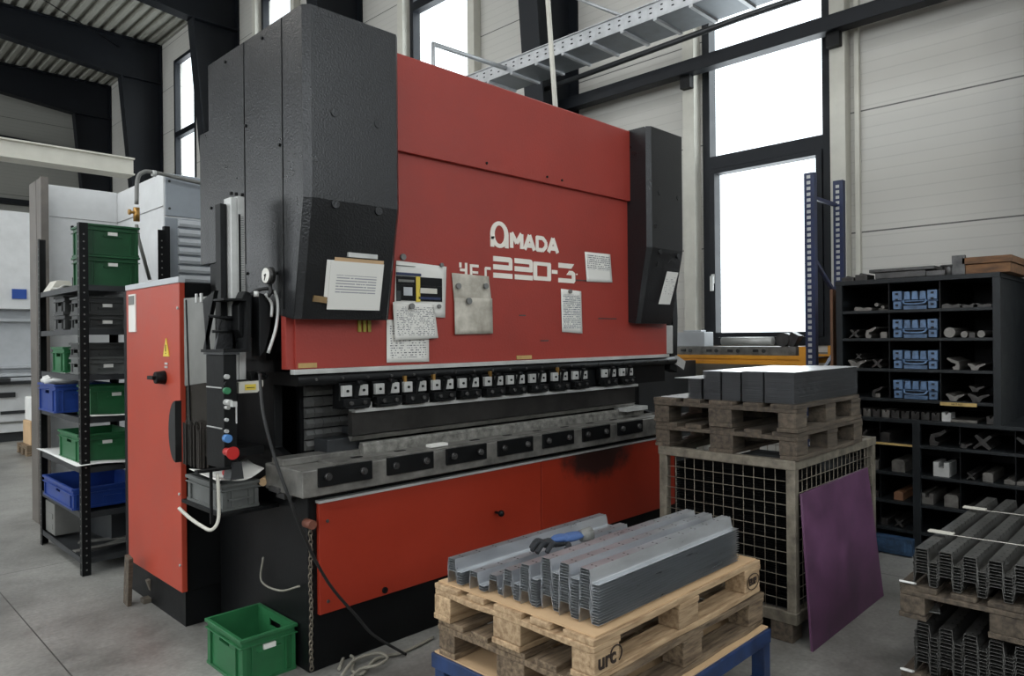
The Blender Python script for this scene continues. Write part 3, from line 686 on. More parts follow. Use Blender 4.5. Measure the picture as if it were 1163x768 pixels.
sheet('notice_sheet', [(664, 286), (693, 289), (695, 321), (666, 320)], 3.195, papermat('note_print', pw, ink, 15, .55, .42, .9), 'small square typed notice at the right of the maker lettering', curl=.002)
sheet('notice_sheet', [(637, 328), (660, 331), (661, 379), (638, 377)], 3.195, papermat('form_print', pw, srgb(70, 80, 95), 24, .56), 'tall narrow form sheet hanging below the last numeral', curl=.002)
magnet(458, 292, 3.2, 'pale round magnet above the printed photograph, left end')
magnet(502, 301, 3.19, 'small dark magnet at the top right corner of the printed photograph', .012)
magnet(468, 348, 3.17, 'grey magnet at the top of the white table sheet', .017)
magnet(499, 348, 3.188, 'small magnet at the lower right of the printed photograph', .012)
magnet(521, 325, 3.185, 'dark magnet on the upper left of the stained sheets')
magnet(552, 325, 3.185, 'dark magnet on the upper right of the stained sheets')
magnet(533, 342, 3.18, 'dark magnet in the middle of the stained sheets', .02)
magnet(648, 331, 3.19, 'dark magnet at the top of the tall form sheet', .015)
q = at(478, 504, z=1.012)
tag(MB().box(q.x-.03, q.x+.09, 3.07, 3.12, 1.004, 1.02, ).build('white_tag', PAPER, bev=.002), 'small white block lying on the machine bed', 'tag')
# right end of machine: bracket, black arm, guard plate
MB().box(5.017, 5.11, 3.2, 3.26, 1.46, 1.69).build('end_bracket', BRIGHT, PB, bev=.004)
arm = MB(); arm.prism([(5.09, 1.33), (5.2, 1.30), (5.22, 1.75), (5.19, 2.25), (5.16, 2.25), (5.14, 1.7)], 'y', 3.22, 3.3)
arm.build('guard_arm', BLACK, PB, bev=.003)
MB().box(5.12, 5.26, 3.18, 3.2, 1.345, 1.42, ry=.4).build('arm_plate', BRIGHT, PB)
# dark guard plate standing to the right of the machine
tag(MB().box(5.05, 6.15, 3.6, 3.66, 0, 1.37).build('guard_plate', DKGREY, bev=.004), 'plain dark grey guard plate standing right of the machine bed', 'panel')
# ================================================================== LEFT CONTROL AREA
CB = thing('electrical_cabinet', 'orange-red electrical cabinet door on a black plinth', 'cabinet', (1.75, 4.6, 0))
MB().box(1.56, 2.0, 4.135, 5.14, 0, .2).build('plinth', BLACK, CB)
MB().box(1.56, 2.0, 4.125, 5.14, .2, 1.93).build('cabinet_body', BLACK, CB, bev=.004)
dn = MB().box(1.528, 1.56, 4.1, 4.98, .205, 1.925).build('door', RED2, CB, bev=.004)
MB().box(1.524, 1.562, 4.1, 4.985, 1.925, 1.96).build('top_cap', LGREY, CB, bev=.003)
q = at(181, 429, x=1.5)
MB().cyl((1.475, q.y, q.z), (1.53, q.y, q.z), .034, 20, .04).box(1.455, 1.48, q.y-.02, q.y+.07, q.z-.011, q.z+.011).build('door_handle', BLACK, dn, bev=.003)
q = at(189, 395, x=1.527); wt = MB().prism([(q.y-.045, q.z-.05), (q.y+.045, q.z-.05), (q.y, q.z+.055)], 'x', 1.523, 1.529).build('warning_triangle', YELLOW, dn)
MB().box(1.521, 1.524, q.y-.004, q.y+.004, q.z-.022, q.z+.018).box(1.521, 1.524, q.y-.004, q.y+.004, q.z-.036, q.z-.029).build('warning_mark', BLACK, wt)
for v in (413, 417): 
    q = at(189, v, x=1.527); MB().box(1.523, 1.528, q.y-.02, q.y+.02, q.z-.006, q.z+.006).build('small_label', BRIGHT, dn)
a = at(147, 335, x=1.527); b = at(155, 377, x=1.527); MB().box(1.52, 1.528, b.y, a.y, b.z, a.z).build('placard', PAPER, dn)
MB().box(1.517, 1.521, b.y+.015, a.y-.01, b.z+.17, a.z-.01).build('placard_print', MGREY, dn)
for v in (330+20, 470, 480, 560, 640): 
    q = at(201, v, x=1.527); MB().cyl((1.52, 4.115, q.z), (1.528, 4.115, q.z), .008, 8).build('screw', BRIGHT, dn)
# cut-out dark disc at the door edge
q = at(203, 490, x=1.52); dd = MB(); pts = [(4.1+.0, q.z+.17)]+[(4.1+.10*math.sin(t*PI/12), q.z+.17*math.cos(t*PI/12)) for t in range(1, 12)]+[(4.1, q.z-.17)]
dd.prism(pts, 'x', 1.5, 1.535).build('cable_guard', RUBBER, dn)
# boards leaning at the cabinet foot
q = at(146, 688, z=0); 
tag(MB().box(q.x-.012, q.x+.012, q.y-.02, q.y+.06, 0, .30, rx=.12, c=(q.x, q.y, 0)).build('wooden_batten', DWOOD), 'thin dark wooden slat leaning by the cabinet foot', 'slat')
q = at(171, 683, z=0)
tag(MB().box(q.x-.05, q.x+.03, q.y-.03, q.y+.03, 0, .03).box(q.x-.01, q.x+.015, q.y-.02, q.y+.02, .03, .14, ry=-.3).build('levelling_foot', CHAINM, bev=.003), 'metal levelling foot on the floor under the cabinet', 'foot')
# grey side guard
SG = thing('side_guard', 'grey hinged guard panel beside the cabinet door', 'guard', (1.5, 3.75, .9))
m = MB(); m.prism([(3.55, .95), (3.95, 1.05), (3.95, 1.825), (3.93, 1.835), (3.57, 1.835), (3.55, 1.82)][::1], 'x', 1.497, 1.503)
m.v = []; m.f = []; m.sm = []
m.prism([(3.55, 1.40), (3.95, 1.36), (3.95, 1.83), (3.55, 1.825)], 'x', 1.495, 1.505); m.build('guard_panel', MGREY, SG, bev=.002)
MB().prism([(3.55, .97), (3.93, 1.08), (3.93, 1.37), (3.55, 1.40)], 'x', 1.497, 1.503).build('smoked_panel', SMOKE, SG)
m = MB().prism([(3.86, 1.05), (3.868, 1.05), (3.915, 1.82), (3.907, 1.82)], 'x', 1.49, 1.496); m.build('hinge_line', BLACK, SG)
for y, z in ((3.575, 1.46), ): MB().cyl((1.488, y, z), (1.496, y, z), .012).build('screw', BLACK, SG)
for y in (3.7, 3.76): MB().box(1.488, 1.497, y, y+.02, 1.80, 1.845).build('hinge_clip', BRIGHT, SG)
MB().box(1.505, 1.72, 3.5, 3.98, 1.02, 1.06).build('lower_bracket', BLACK, SG)
m = MB().box(1.39, 1.42, 3.56, 3.9, .95, 1.2)
# brush-like dark block
br = MB()
for i in range(26):
    y = 3.62+random.uniform(0, .28); x = 1.44+random.uniform(0, .05); br.box(x, x+.008, y, y+.01, .96, 1.16+random.uniform(-.02, .03))
br.build('brush_strip', mat('dark_bristle', srgb(40, 35, 30), .8, var=.2), SG)
# control pedestal
CP = thing('control_box', 'black control column with coloured push buttons and red emergency stop', 'control box', (1.46, 3.4, 1.0))
MB().box(1.427, 1.49, 3.3, 3.5, 1.0, 1.535).build('enclosure', BLACK, CP, bev=.004)
MB().box(1.42, 1.5, 3.29, 3.51, 1.535, 1.545).build('top_ledge', DKGREY, CP)
MB().box(1.427, 1.55, 3.30, 3.56, 1.545, 1.56).box(1.54, 1.56, 3.3, 3.56, 1.545, 1.80).prism([(3.5, 1.56), (3.54, 1.8), (3.4, 1.84), (3.54, 1.56)], 'x', 1.43, 1.45).box(1.43, 1.56, 3.3, 3.5, 1.79, 1.80).build('upper_bracket', BLACK, CP)
MB().prism([(1.44, 1.56), (1.54, 1.56), (1.545, 1.72), (1.48, 1.72)], 'y', 3.42, 3.44).build('gusset', HOOD, CP)
for z in (1.38, 1.19): MB().box(1.423, 1.427, 3.32, 3.49, z-.003, z+.003).build('joint_line', BRIGHT, CP)
for v, mm, r, L_ in ((428, BRIGHT, .011, .02), (436, BLACK, .01, .02), (444, GBTN, .016, .02), (457, BRIGHT, .014, .05), (463, BRIGHT, .009, .03), (477, BRIGHT, .008, .015), (490, BRIGHT, .009, .015), (498, BBTN, .019, .03)):
    q = at(257.5, v, y=3.29); MB().cyl((q.x, 3.3-L_, q.z), (q.x, 3.3, q.z), r, 18).build('push_button', mm, CP)
q = at(261, 514, y=3.26); MB().cyl((q.x, 3.25, q.z), (q.x, 3.3, q.z), .018, 20).cyl((q.x, 3.225, q.z), (q.x, 3.25, q.z), .03, 24, .024).build('emergency_stop', ESTOP, CP)
q = at(265, 459, y=3.24); MB().box(q.x-.012, q.x+.01, 3.22, 3.25, q.z-.012, q.z+.012).box(q.x+.008, q.x+.014, 3.23, 3.236, q.z-.09, q.z).build('key', BRIGHT, CP)
MB().prism([(1.445, .95), (1.51, .95), (1.5, 1.03), (1.46, 1.03)], 'y', 3.28, 3.36).build('lower_bracket', DKGREY, CP)
# ruled aluminium column
LR = thing('height_rail', 'tall aluminium rail with slot and ruler scale in front of the hood', 'rail', (1.6, 3.45, 1.38))
a, b = at(262, 227, y=3.42), at(278, 229, y=3.42)
x0, x1 = a.x, b.x; xm = x0+.033
MB().box(x0, xm, 3.42, 3.50, 1.40, 2.30).box(xm, x1, 3.42, 3.50, 1.40, 2.31).build('rail_body', BRIGHT, LR, bev=.003)
MB().box(xm+.004, xm+.014, 3.416, 3.421, 1.60, 2.22).build('slot', BLACK, LR)
m = MB()
for i in range(70): m.box(x1-.022, x1-.006 if i % 5 else x1-.002, 3.418, 3.4205, 1.62+i*.0085, 1.622+i*.0085)
m.build('scale_marks', DKGREY, LR)
MB().box(x0-.035, x0-.004, 3.46, 3.52, 1.45, 2.27).build('black_side_profile', BLACK, LR, bev=.002)
MB().box(x0-.01, x1+.015, 3.40, 3.52, 1.39, 1.41).box(x0+.01, x0+.02, 3.40, 3.41, 1.6, 1.66).cyl((x0-.12, 3.41, 1.72), (x0+.04, 3.41, 1.70), .007).cyl((x0-.1, 3.41, 1.645), (x0+.03, 3.41, 1.65), .007).build('rail_bracket', BLACK, LR)
for z in (1.72, 1.69): MB().cyl((x0+.045, 3.39, z), (x0+.045, 3.42, z), .012).build('clamp_bolt', BRIGHT, LR)
for xx in (x0+.005, x0+.03, x1-.01): MB().cyl((xx, 3.425, 2.31), (xx, 3.425, 2.325), .008).build('screw', BLACK, LR)
# laser bracket with yellow label
a = at(267, 434, y=3.4); b = at(295, 445, y=3.4)
lb = tag(MB().prism([(a.x, a.z-.0), (b.x, a.z+.004), (b.x-.0, b.z+.03), (b.x-.03, b.z), (a.x, b.z-.0)], 'y', 3.36, 3.42).build('sensor_bracket', CREAM, bev=.002), 'cream sensor bracket with a yellow label beside the control column', 'bracket')
MB().box(a.x+.03, a.x+.085, 3.357, 3.36, b.z+.014, a.z-.012).build('yellow_label', YELLOW, lb)
MB().box(a.x+.037, a.x+.078, 3.3555, 3.357, b.z+.024, b.z+.028).build('label_print', BLACK, lb)
tag(MB().box(a.x+.07, a.x+.11, 3.38, 3.43, a.z, a.z+.05).cyl((a.x+.09, 3.36, a.z+.03), (a.x+.13, 3.36, a.z+.03), .015).ball((a.x+.14, 3.37, a.z+.02), .014).build('clamp_fitting', BLACK), 'small black clamp sitting on top of the cream bracket', 'fitting')
# curved black cover with chrome edge
a = at(283, 330, y=3.3); b = at(310, 405, y=3.3)
cv = thing('foot_guard_cover', 'black curved cover with a bright curved edge left of the ram', 'cover', (a.x, 3.35, b.z))
MB().prism([(a.x, a.z+.0), (a.x-.035, a.z-.07), (a.x-.035, b.z+.13), (a.x, b.z+.07), (a.x+.03, b.z+.09), (a.x+.035, a.z-.01)], 'y', 3.34, 3.42).build('cover_block', BLACK, cv, bev=.004)
ed = [at(302, 334, y=3.28), at(309, 345, y=3.28), at(309, 370, y=3.28), at(303, 398, y=3.28)]
cp = [(a.x+.045, a.z-.01)]+[(q.x, q.z) for q in smoothpath(ed, 4)]+[(a.x+.045, b.z)]
MB().prism(cp, 'y', 3.29, 3.38).build('cover_shell', BLACK, cv, bev=.004)
MB().tube([q+Vector((.004, -.006, 0)) for q in smoothpath([at(310, 330, y=3.28), at(314, 345, y=3.28), at(312, 372, y=3.28), at(303, 401, y=3.28)])], .008).tube([q+Vector((-.006, -.006, 0)) for q in smoothpath(ed[:2]+[at(309, 360, y=3.28)])], .007).build('chrome_edge', BRIGHT, cv)
MB().tube(smoothpath([at(285, 334, y=3.28), at(292, 330, y=3.28), at(304, 328, y=3.28), at(312, 333, y=3.28)]), .009).build('hose', RUBBER, cv)
MB().cyl(at(291, 331, y=3.27), at(291, 337, y=3.27), .012).build('hose_fitting', BRIGHT, cv)
q = at(302, 313, x=1.63)
g = thing('pressure_gauge', 'small round white pressure gauge in front of the left hood side', 'gauge', q)
MB().cyl((q.x+.03, q.y, q.z), (q.x, q.y, q.z), .042, 28).build('gauge_body', DSTEEL, g)
MB().cyl((q.x-.004, q.y, q.z), (q.x+.001, q.y, q.z), .036, 28).build('gauge_face', BWHITE, g)
MB().cyl((q.x-.008, q.y, q.z), (q.x-.003, q.y, q.z), .006, 10).box(q.x-.007, q.x-.004, q.y-.002, q.y+.002, q.z-.025, q.z+.01, rx=.5).build('gauge_needle', BLACK, g)
MB().tube(smoothpath([(q.x+.02, q.y, q.z-.04), (q.x+.01, q.y-.02, q.z-.09), (q.x, q.y+.05, q.z-.12), (q.x-.02, q.y+.15, q.z-.08)]), .009).build('gauge_hose', RUBBER, g)
# tray with papers hung on the machine
def crate(name, L_, W_, H_, m, label, loc, rz=0, rimh=.03, ribs=2, slot=True, tagm=None, group=None, cat='crate'):
    """open stacking crate: walls, rim, corner ribs, hand slots; L along x, W along y"""
    t = thing(name, label, cat, loc, rz, group); w = .006; ip = .012
    b = MB(); hx, hy = L_/2-ip, W_/2-ip
    b.box(-hx, hx, -hy, hy, 0, .008)
    for s in (-1, 1):
        y0, y1 = sorted((s*hy, s*(hy-w))); b.box(-hx, hx, y0, y1, 0, H_)
        x0, x1 = sorted((s*hx, s*(hx-w)))
        if slot:
            zc = H_-.055; b.box(x0, x1, -hy, hy, 0, zc-.017); b.box(x0, x1, -hy, hy, zc+.017, H_); b.box(x0, x1, -hy, -.055, zc-.017, zc+.017); b.box(x0, x1, .055, hy, zc-.017, zc+.017)
        else: b.box(x0, x1, -hy, hy, 0, H_)
    b.build('crate_body', m, t, local=True)
    r = MB()
    for z0, z1 in ((H_-.016, H_), (H_-.016-rimh, H_-.01-rimh)):
        for s in (-1, 1):
            y0, y1 = sorted((s*(hy-.002), s*W_/2)); r.box(-L_/2, L_/2, y0, y1, z0, z1)
            x0, x1 = sorted((s*(hx-.002), s*L_/2)); r.box(x0, x1, -W_/2, W_/2, z0, z1)
    r.build('rim', m, t, local=True, bev=.002)
    q = MB(); off = .045
    for s in (-1, 1):
        for e in (-1, 1):
            x0, x1 = sorted((e*(hx-off), e*(hx-off-.006))); y0, y1 = sorted((s*hy, s*(hy+.01))); q.box(x0, x1, y0, y1, .01, H_-.04)
            y0, y1 = sorted((s*(hy-off), s*(hy-off-.006))); x0, x1 = sorted((e*hx, e*(hx+.01))); q.box(x0, x1, y0, y1, .01, H_-.04)
            x0, x1 = sorted((e*hx, e*(hx-.02))); y0, y1 = sorted((s*(hy-.001), s*(hy+.008)));  q.box(x0, x1, y0, y1, 0, H_-.04)
        y0, y1 = sorted((s*hy, s*(hy+.008))); q.box(-hx, hx, y0, y1, 0, .014)
        x0, x1 = sorted((s*hx, s*(hx+.008))); q.box(x0, x1, -hy, hy, 0, .014)
        y0, y1 = sorted((s*hy, s*(hy+.01))); q.box(-.06, .06, y0, y1, H_-.085, H_-.075)
    q.build('rib', m, t, local=True)
    if tagm: MB().box(-.03, .03, -W_/2-.001, -hy, H_-.075, H_-.052).build('crate_label', tagm, t, local=True)
    return t
MB().box(1.44, 1.74, 3.38, 3.86, .76, .778).build('tray_bracket', BLACK, PB, bev=.002)
crate('grey_crate', .205, .43, .13, GCRATE, 'grey plastic crate holding papers on the machine bracket', (1.555, 3.625, .778), slot=False, rimh=.02)
# curled sheet in the tray
def drape(name, corners, h, m, lab, cat, wav=.01, n=10, th=.003, kind=None):
    P = [Vector(c) for c in corners]; vs = []; fs = []; ph_ = random.random()*6
    for dz in (0, th):
        for i in range(n+1):
            for j in range(n+1):
                s_, t = i/n, j/n
                q = P[0]*(1-s_)*(1-t)+P[1]*s_*(1-t)+P[2]*s_*t+P[3]*(1-s_)*t
                vs.append(q+Vector((0, 0, dz+h*((s_*2-1)**2)+wav*math.sin(s_*7+ph_)*math.cos(t*5+ph_))))
    w_ = n+1; o_ = w_*w_
    for i in range(n):
        for j in range(n):
            a = i*w_+j; fs.append((a, a+1, a+w_+1, a+w_)); fs.append((o_+a, o_+a+w_, o_+a+w_+1, o_+a+1))
    edge = [i*w_ for i in range(n)]+[n*w_+j for j in range(n)]+[i*w_+n for i in range(n, 0, -1)]+[j for j in range(n, 0, -1)]
    for a, b in zip(edge, edge[1:]+edge[:1]): fs.append((a, b, o_+b, o_+a))
    return tag(MB().add(vs, fs, True).build(name, m), lab, cat, kind=kind)
drape('curled_paper', [(1.42, 3.38, .915), (1.66, 3.38, .935), (1.70, 3.66, .95), (1.42, 3.70, .93)], .025, PAPER, 'curled white paper lying over the grey crate by the controls', 'paper', .006)
a = at(298, 548, y=3.4); b = at(318, 534, y=3.5)
tag(MB().cyl(a, b, .02, 18).build('cardboard_roll', KRAFT), 'rolled brown cardboard next to the curled paper', 'roll')
a = at(300, 565, y=3.3)
tag(MB().box(1.66, 1.8, 3.24, 3.34, .86, .885).box(1.68, 1.76, 3.22, 3.3, .83, .86).cyl((1.7, 3.2, .845), (1.84, 3.26, .85), .012).build('hand_tools', DSTEEL, bev=.003), 'dark metal hand tools lying left of the bed beam', 'tools')
q = at(257, 537, y=3.42)
tag(MB().ball(q, .02).cyl(q, q+Vector((.03, .05, .0)), .014).build('red_plug', ESTOP), 'small red plug lying in the grey crate', 'plug')
tag(MB().box(1.36, 1.372, 3.3, 3.312, .76, 1.01).box(1.30, 1.5, 3.29, 3.33, 1.0, 1.012).build('holder_stand', BLACK), 'thin black angle stand in front of the grey crate', 'stand')
# cables
pipe('white_hose', [at(203, 577, y=3.45), at(215, 588, y=3.4), at(228, 597, y=3.35), at(240, 602, y=3.3), at(248, 590, y=3.3), at(248, 560, y=3.3), at(247, 538, y=3.3)], .008, CREAM, 'cream hose looping under the grey crate', 'hose')
pipe('black_cable', [at(295, 425, y=3.1), at(299, 470, y=3.0), at(312, 520, y=2.95), at(330, 570, y=2.9), at(350, 620, y=2.95), at(375, 665, y=2.98), at(405, 700, y=3.0), at(425, 722, y=2.98), Vector((2.18, 2.93, .012))], .007, RUBBER, 'black cable hanging diagonally in front of the red skirt panel', 'cable')
fl = [(385, 760), (392, 745), (402, 748), (400, 762), (412, 765), (425, 750), (440, 745), (455, 742), (475, 733), (492, 724)]
pipe('floor_cable', [at(u, v, z=.012) for u, v in fl], .008, CABLEG, 'grey cable snaking on the floor toward the pallet', 'cable')
fl = [(388, 768), (400, 752), (415, 745), (432, 742), (440, 748), (428, 756), (410, 760), (398, 770)]
pipe('floor_cable', [at(u, v, z=.03) for u, v in fl], .008, CABLEG, 'looped grey cable coil at the machine foot', 'cable')
pipe('grey_wire', [at(299, 633, x=1.72), at(297, 660, x=1.72), at(318, 671, x=1.72), at(340, 666, x=1.72)], .005, CABLEG, 'thin grey wire looping behind the green floor crate', 'wire')
# chain hanging at machine corner
ch = thing('hanging_chain', 'steel chain hanging from a brown knob at the machine corner', 'chain', (1.742, 3.08, .02))
m = MB()
for i in range(34):
    z = .70-i*.020; r_ = []
    for j in range(10):
        t = 2*PI*j/10; a_, b_ = .009*math.cos(t), .014*math.sin(t)
        r_.append((1.742+(a_ if i % 2 else 0)+.002*math.sin(i*.4), 3.085+(0 if i % 2 else a_), z+b_))
    m.tube(r_, .0032, 5, closed=True)
m.build('chain_links', CHAINM, ch)
MB().cyl((1.742, 3.06, .725), (1.742, 3.125, .725), .022, 14).build('knob', mat('rusty_knob', srgb(110, 64, 48), .6), ch)
# floor crate
crate('plastic_crate', .29, .40, .22, GREEN, 'open green crate on the floor in front of the machine', (1.598, 3.412, 0), 0, tagm=PAPER)
# ================================================================== LEFT SHELF
SX0, SX1, SY0, SY1 = 1.405, 1.97, 5.53, 6.68
SH = thing('shelving_unit', 'black slotted-angle shelving unit with crates left of the cabinet', 'shelving unit', ((SX0+SX1)/2, (SY0+SY1)/2, 0))
def post(x, y, sx, sy, h):
    m = MB(); m.box(x, x+sx*.055, y, y+sy*.004, 0, h) if sx*sy > 0 else m.box(*sorted((x, x+sx*.055)), *sorted((y, y+sy*.004)), 0, h)
    m = MB(); m.box(*sorted((x, x+sx*.055)), *sorted((y, y+sy*.005)), 0, h); m.box(*sorted((x, x+sx*.005)), *sorted((y, y+sy*.055)), 0, h)
    p_ = m.build('upright', BLACK, SH)
    h_ = MB()
    for i in range(int(h/.05)-1):
        z = .04+i*.05; h_.cyl((x+sx*.028, y-sy*.0008, z), (x+sx*.028, y+sy*.004, z), .006, 8); h_.cyl((x-sx*.0008, y+sy*.028, z), (x+sx*.004, y+sy*.028, z), .006, 8)
    h_.build('slot', MGREY, p_)['kind'] = 'stuff'
post(SX0, SY0, 1, 1, 2.42); post(SX0, SY1, 1, -1, 2.42); post(SX1, SY0, -1, 1, 2.42); post(SX1, SY1, -1, -1, 2.42)
levels = [1.995, 1.69, 1.375, 1.08, .74, .43, .12]
for z in levels:
    MB().box(SX0+.006, SX1-.006, SY0+.006, SY1-.006, z-.03, z-.024).box(SX0+.006, SX1-.006, SY0+.004, SY0+.01, z-.04, z).box(SX0+.005, SX0+.012, SY0+.01, SY1-.01, z-.04, z).build('shelf_board', DKGREY, SH)
for z, (x, y), (L_, W_, H_), m_, lab in [
    (1.995, (1.63, 5.75), (.36, .34, .215), GREEN2, 'lower of two dark green crates stacked on the top board of the black shelving'),
    (2.212, (1.63, 5.75), (.36, .34, .215), GREEN2, 'upper of two dark green crates stacked on the top board of the black shelving'),
    (1.69, (1.60, 5.76), (.33, .30, .115), DCRATE, 'lower front dark grey crate on the second board of the black shelving'),
    (1.806, (1.60, 5.76), (.33, .30, .115), DCRATE, 'upper front dark grey crate on the second board of the black shelving'),
    (1.69, (1.63, 6.32), (.34, .28, .13), DCRATE, 'lower rear dark grey crate on the second board of the black shelving'),
    (1.821, (1.63, 6.32), (.34, .28, .13), DCRATE, 'upper rear dark grey crate on the second board of the black shelving'),
    (1.375, (1.60, 6.25), (.34, .34, .19), GREEN, 'bright green crate at the rear of the third board of the black shelving'),
    (1.375, (1.60, 5.74), (.36, .28, .12), GCRATE, 'lower grey crate on the third board of the black shelving'),
    (1.496, (1.60, 5.74), (.36, .28, .10), DCRATE, 'upper dark crate on the third board of the black shelving'),
    (1.08, (1.56, 6.32), (.38, .5, .21), BLUE, 'tall blue crate at the left end of the fourth board of the black shelving'),
    (1.08, (1.66, 5.78), (.36, .30, .21), GREEN, 'green crate beside the post on the fourth board of the black shelving'),
    (.755, (1.60, 5.90), (.38, .52, .20), GREEN, 'green crate standing on white foam on the fifth board'),
    (.43, (1.64, 6.08), (.52, .82, .15), BLUE, 'wide flat blue crate on the sixth board near the floor'),
]:
    crate('storage_crate', L_, W_, H_, m_, lab, (x, y, z), tagm=(PAPER if H_ > .1 and m_ is not BLUE else None), group='crates on the black shelving')
drape('foam_sheet', [(1.37, 5.50, .752), (1.94, 5.50, .752), (1.94, 6.66, .752), (1.38, 6.66, .752)], .010, FOAM, 'white foam sheet under the green crate on the fifth board', 'foam sheet', .009)
m = MB().ball((1.54, 6.40, 1.315), .15, 20, (1.15, 1.5, .32)); rr = random.Random(4)
for v in m.v:
    v += Vector((.018*math.sin(v.y*60+v.z*40), .018*math.sin(v.x*70+v.z*50), .012*math.sin(v.x*55+v.y*65)))+Vector((rr.uniform(-.005, .005),)*3)
tag(m.build('foam_wrap', FOAM), 'crumpled white foam on top of the tall blue crate', 'foam')
drape('paper_sheet', [(1.47, 5.50, 1.084), (1.9, 5.50, 1.084), (1.9, 5.60, 1.084), (1.47, 5.6, 1.084)], .006, PAPER, 'white papers under the green crate on the fourth board', 'paper', .003)
tag(MB().prism([(1.42, 1.995), (1.60, 1.995), (1.56, 2.08), (1.47, 2.08)], 'y', 6.4, 6.6).build('funnel_box', CREAM, bev=.004), 'cream tapered box on the left end of the top board', 'box')
drape('crumpled_paper', [(1.42, 6.0, 2.0), (1.7, 6.0, 2.0), (1.7, 6.35, 2.01), (1.42, 6.35, 2.0)], .01, PAPER, 'crumpled white paper beside the green crates on the top board', 'paper', .012)
tag(MB().box(1.55, 1.8, 6.1, 6.3, 2.03, 2.10).box(1.58, 1.77, 6.095, 6.1, 2.045, 2.085).build('black_case', BLACK, bev=.006), 'small black case behind the crumpled paper on the top board', 'case')
tag(MB().box(1.43, 1.62, 6.35, 6.62, .12, .36).box(1.425, 1.43, 6.4, 6.57, .16, .2).box(1.425, 1.43, 6.4, 6.57, .24, .28).build('grey_box', MGREY, bev=.004), 'grey ribbed box at the left end of the bottom board', 'box')
tag(MB().box(1.66, 1.92, 5.9, 6.5, .12, .36, rz=.1).build('metal_sheet', DKGREY), 'dark sheet panel standing on the bottom board', 'panel')
for i, (x, y, rz, lab) in enumerate([(1.66, 5.8, .5, 'flat grey bar lying crosswise on the bottom board'), (1.7, 5.9, -.35, 'second flat bar lying under the crosswise one'), (1.62, 5.72, .05, 'grey sheet strip lying at the front of the bottom board')]):
    tag(MB().box(x-.22, x+.22, y-.03, y+.03, .121+i*.008, .128+i*.008, rz=rz).build('metal_strip', STEEL), lab, 'metal strip', 'strips on the bottom board')
# ================================================================== WHITE ENCLOSURE behind shelf
EN = thing('machine_enclosure', 'white sheet-metal machine enclosure behind the black shelving', 'enclosure', (2.3, 7.5, 0))
MB().box(1.66, 2.231, 7.5, 8.0, .0, 3.025).build('rear_housing', WHITE, EN, bev=.006)
MB().box(2.231, 3.3, 6.31, 8.4, .0, 3.02).build('front_housing', WHITE, EN, bev=.006)
MB().box(2.245, 3.3, 6.296, 6.312, 2.66, 3.015).build('access_panel', BGREY, EN, bev=.003)
MB().box(2.24, 3.3, 6.300, 6.312, .1, 2.645).build('front_panel', BGREY, EN, bev=.003)
for i in range(7):
    z = 2.10+i*.078
    MB().prism([(6.30, z), (6.30, z+.07), (6.27, z+.06), (6.262, z+.03), (6.27, z+.008)], 'x', 2.34, 3.0).build('louver', LGREY, EN)
a = at(185, 257, y=6.28)
MB().box(2.215, 2.262, 6.25, 6.30, 1.6, at(185, 257, y=6.28).z).build('black_edge_strip', BLACK, EN, bev=.004)
MB().box(2.226, 2.2315, 6.31, 7.5, 2.735, 2.74).box(1.67, 2.231, 7.494, 7.5, 2.735, 2.74).build('seam', MGREY, EN)
for z in (2.72, 2.95): MB().cyl((2.275, 6.29, z), (2.275, 6.3, z), .01).build('screw', DKGREY, EN)
MB().cyl((1.85, 7.485, 2.66), (1.85, 7.5, 2.66), .012).build('screw', BLACK, EN)
tag(MB().box(1.55, 1.595, 7.22, 7.40, .0, 3.03).box(1.55, 1.58, 7.42, 7.66, .0, 3.03).box(1.54, 1.60, 7.2, 7.24, 0, 3.03).build('upright_panel', BROWNSTEEL, bev=.004), 'tall narrow brownish steel panel edge at the left of the white enclosure', 'panel')
pp = [at(300, 222, y=6.2), at(228, 208, y=6.2), at(176, 196, y=6.2), at(162, 196, y=6.2), at(156, 205, y=6.2), at(155, 232, y=6.2)]
AP = thing('air_pipe', 'thin grey pipe with a brass valve above the green crates', 'pipe', (2.0, 6.2, 2.1))
MB().tube(smoothpath(pp), .016).build('pipe_run', MGREY, AP)
MB().tube([at(155, 255, y=6.2), at(157, 270, y=6.2), at(170, 318, y=6.2)], .014).build('pipe_drop', MGREY, AP)
a = at(155, 243, y=6.2); MB().cyl((a.x, a.y, a.z-.06), (a.x, a.y, a.z+.05), .024).cyl((a.x-.05, a.y, a.z+.01), (a.x, a.y, a.z+.01), .012).cyl((a.x-.06, a.y, a.z+.01), (a.x-.045, a.y, a.z+.01), .022).build('brass_valve', BRASS, AP)
a = at(174, 197, y=6.2); MB().cyl((a.x-.01, a.y, a.z), (a.x+.02, a.y, a.z), .026).build('coupling', BRIGHT, AP)
# pale overhead crane beam
tag(MB().box(-3.5, 2.6, 8.2, 8.35, 3.37, 3.53).box(-3.5, 2.6, 8.15, 8.4, 3.36, 3.375).box(-3.5, 2.6, 8.15, 8.4, 3.525, 3.54).build('crane_beam', CREAM), 'pale horizontal steel beam above the white enclosure at upper left', 'beam')
MB().box(-3.4, -3.2, 8.2, 8.4, 0, 3.37).build('support_post', CREAM, bpy.data.objects['crane_beam'])
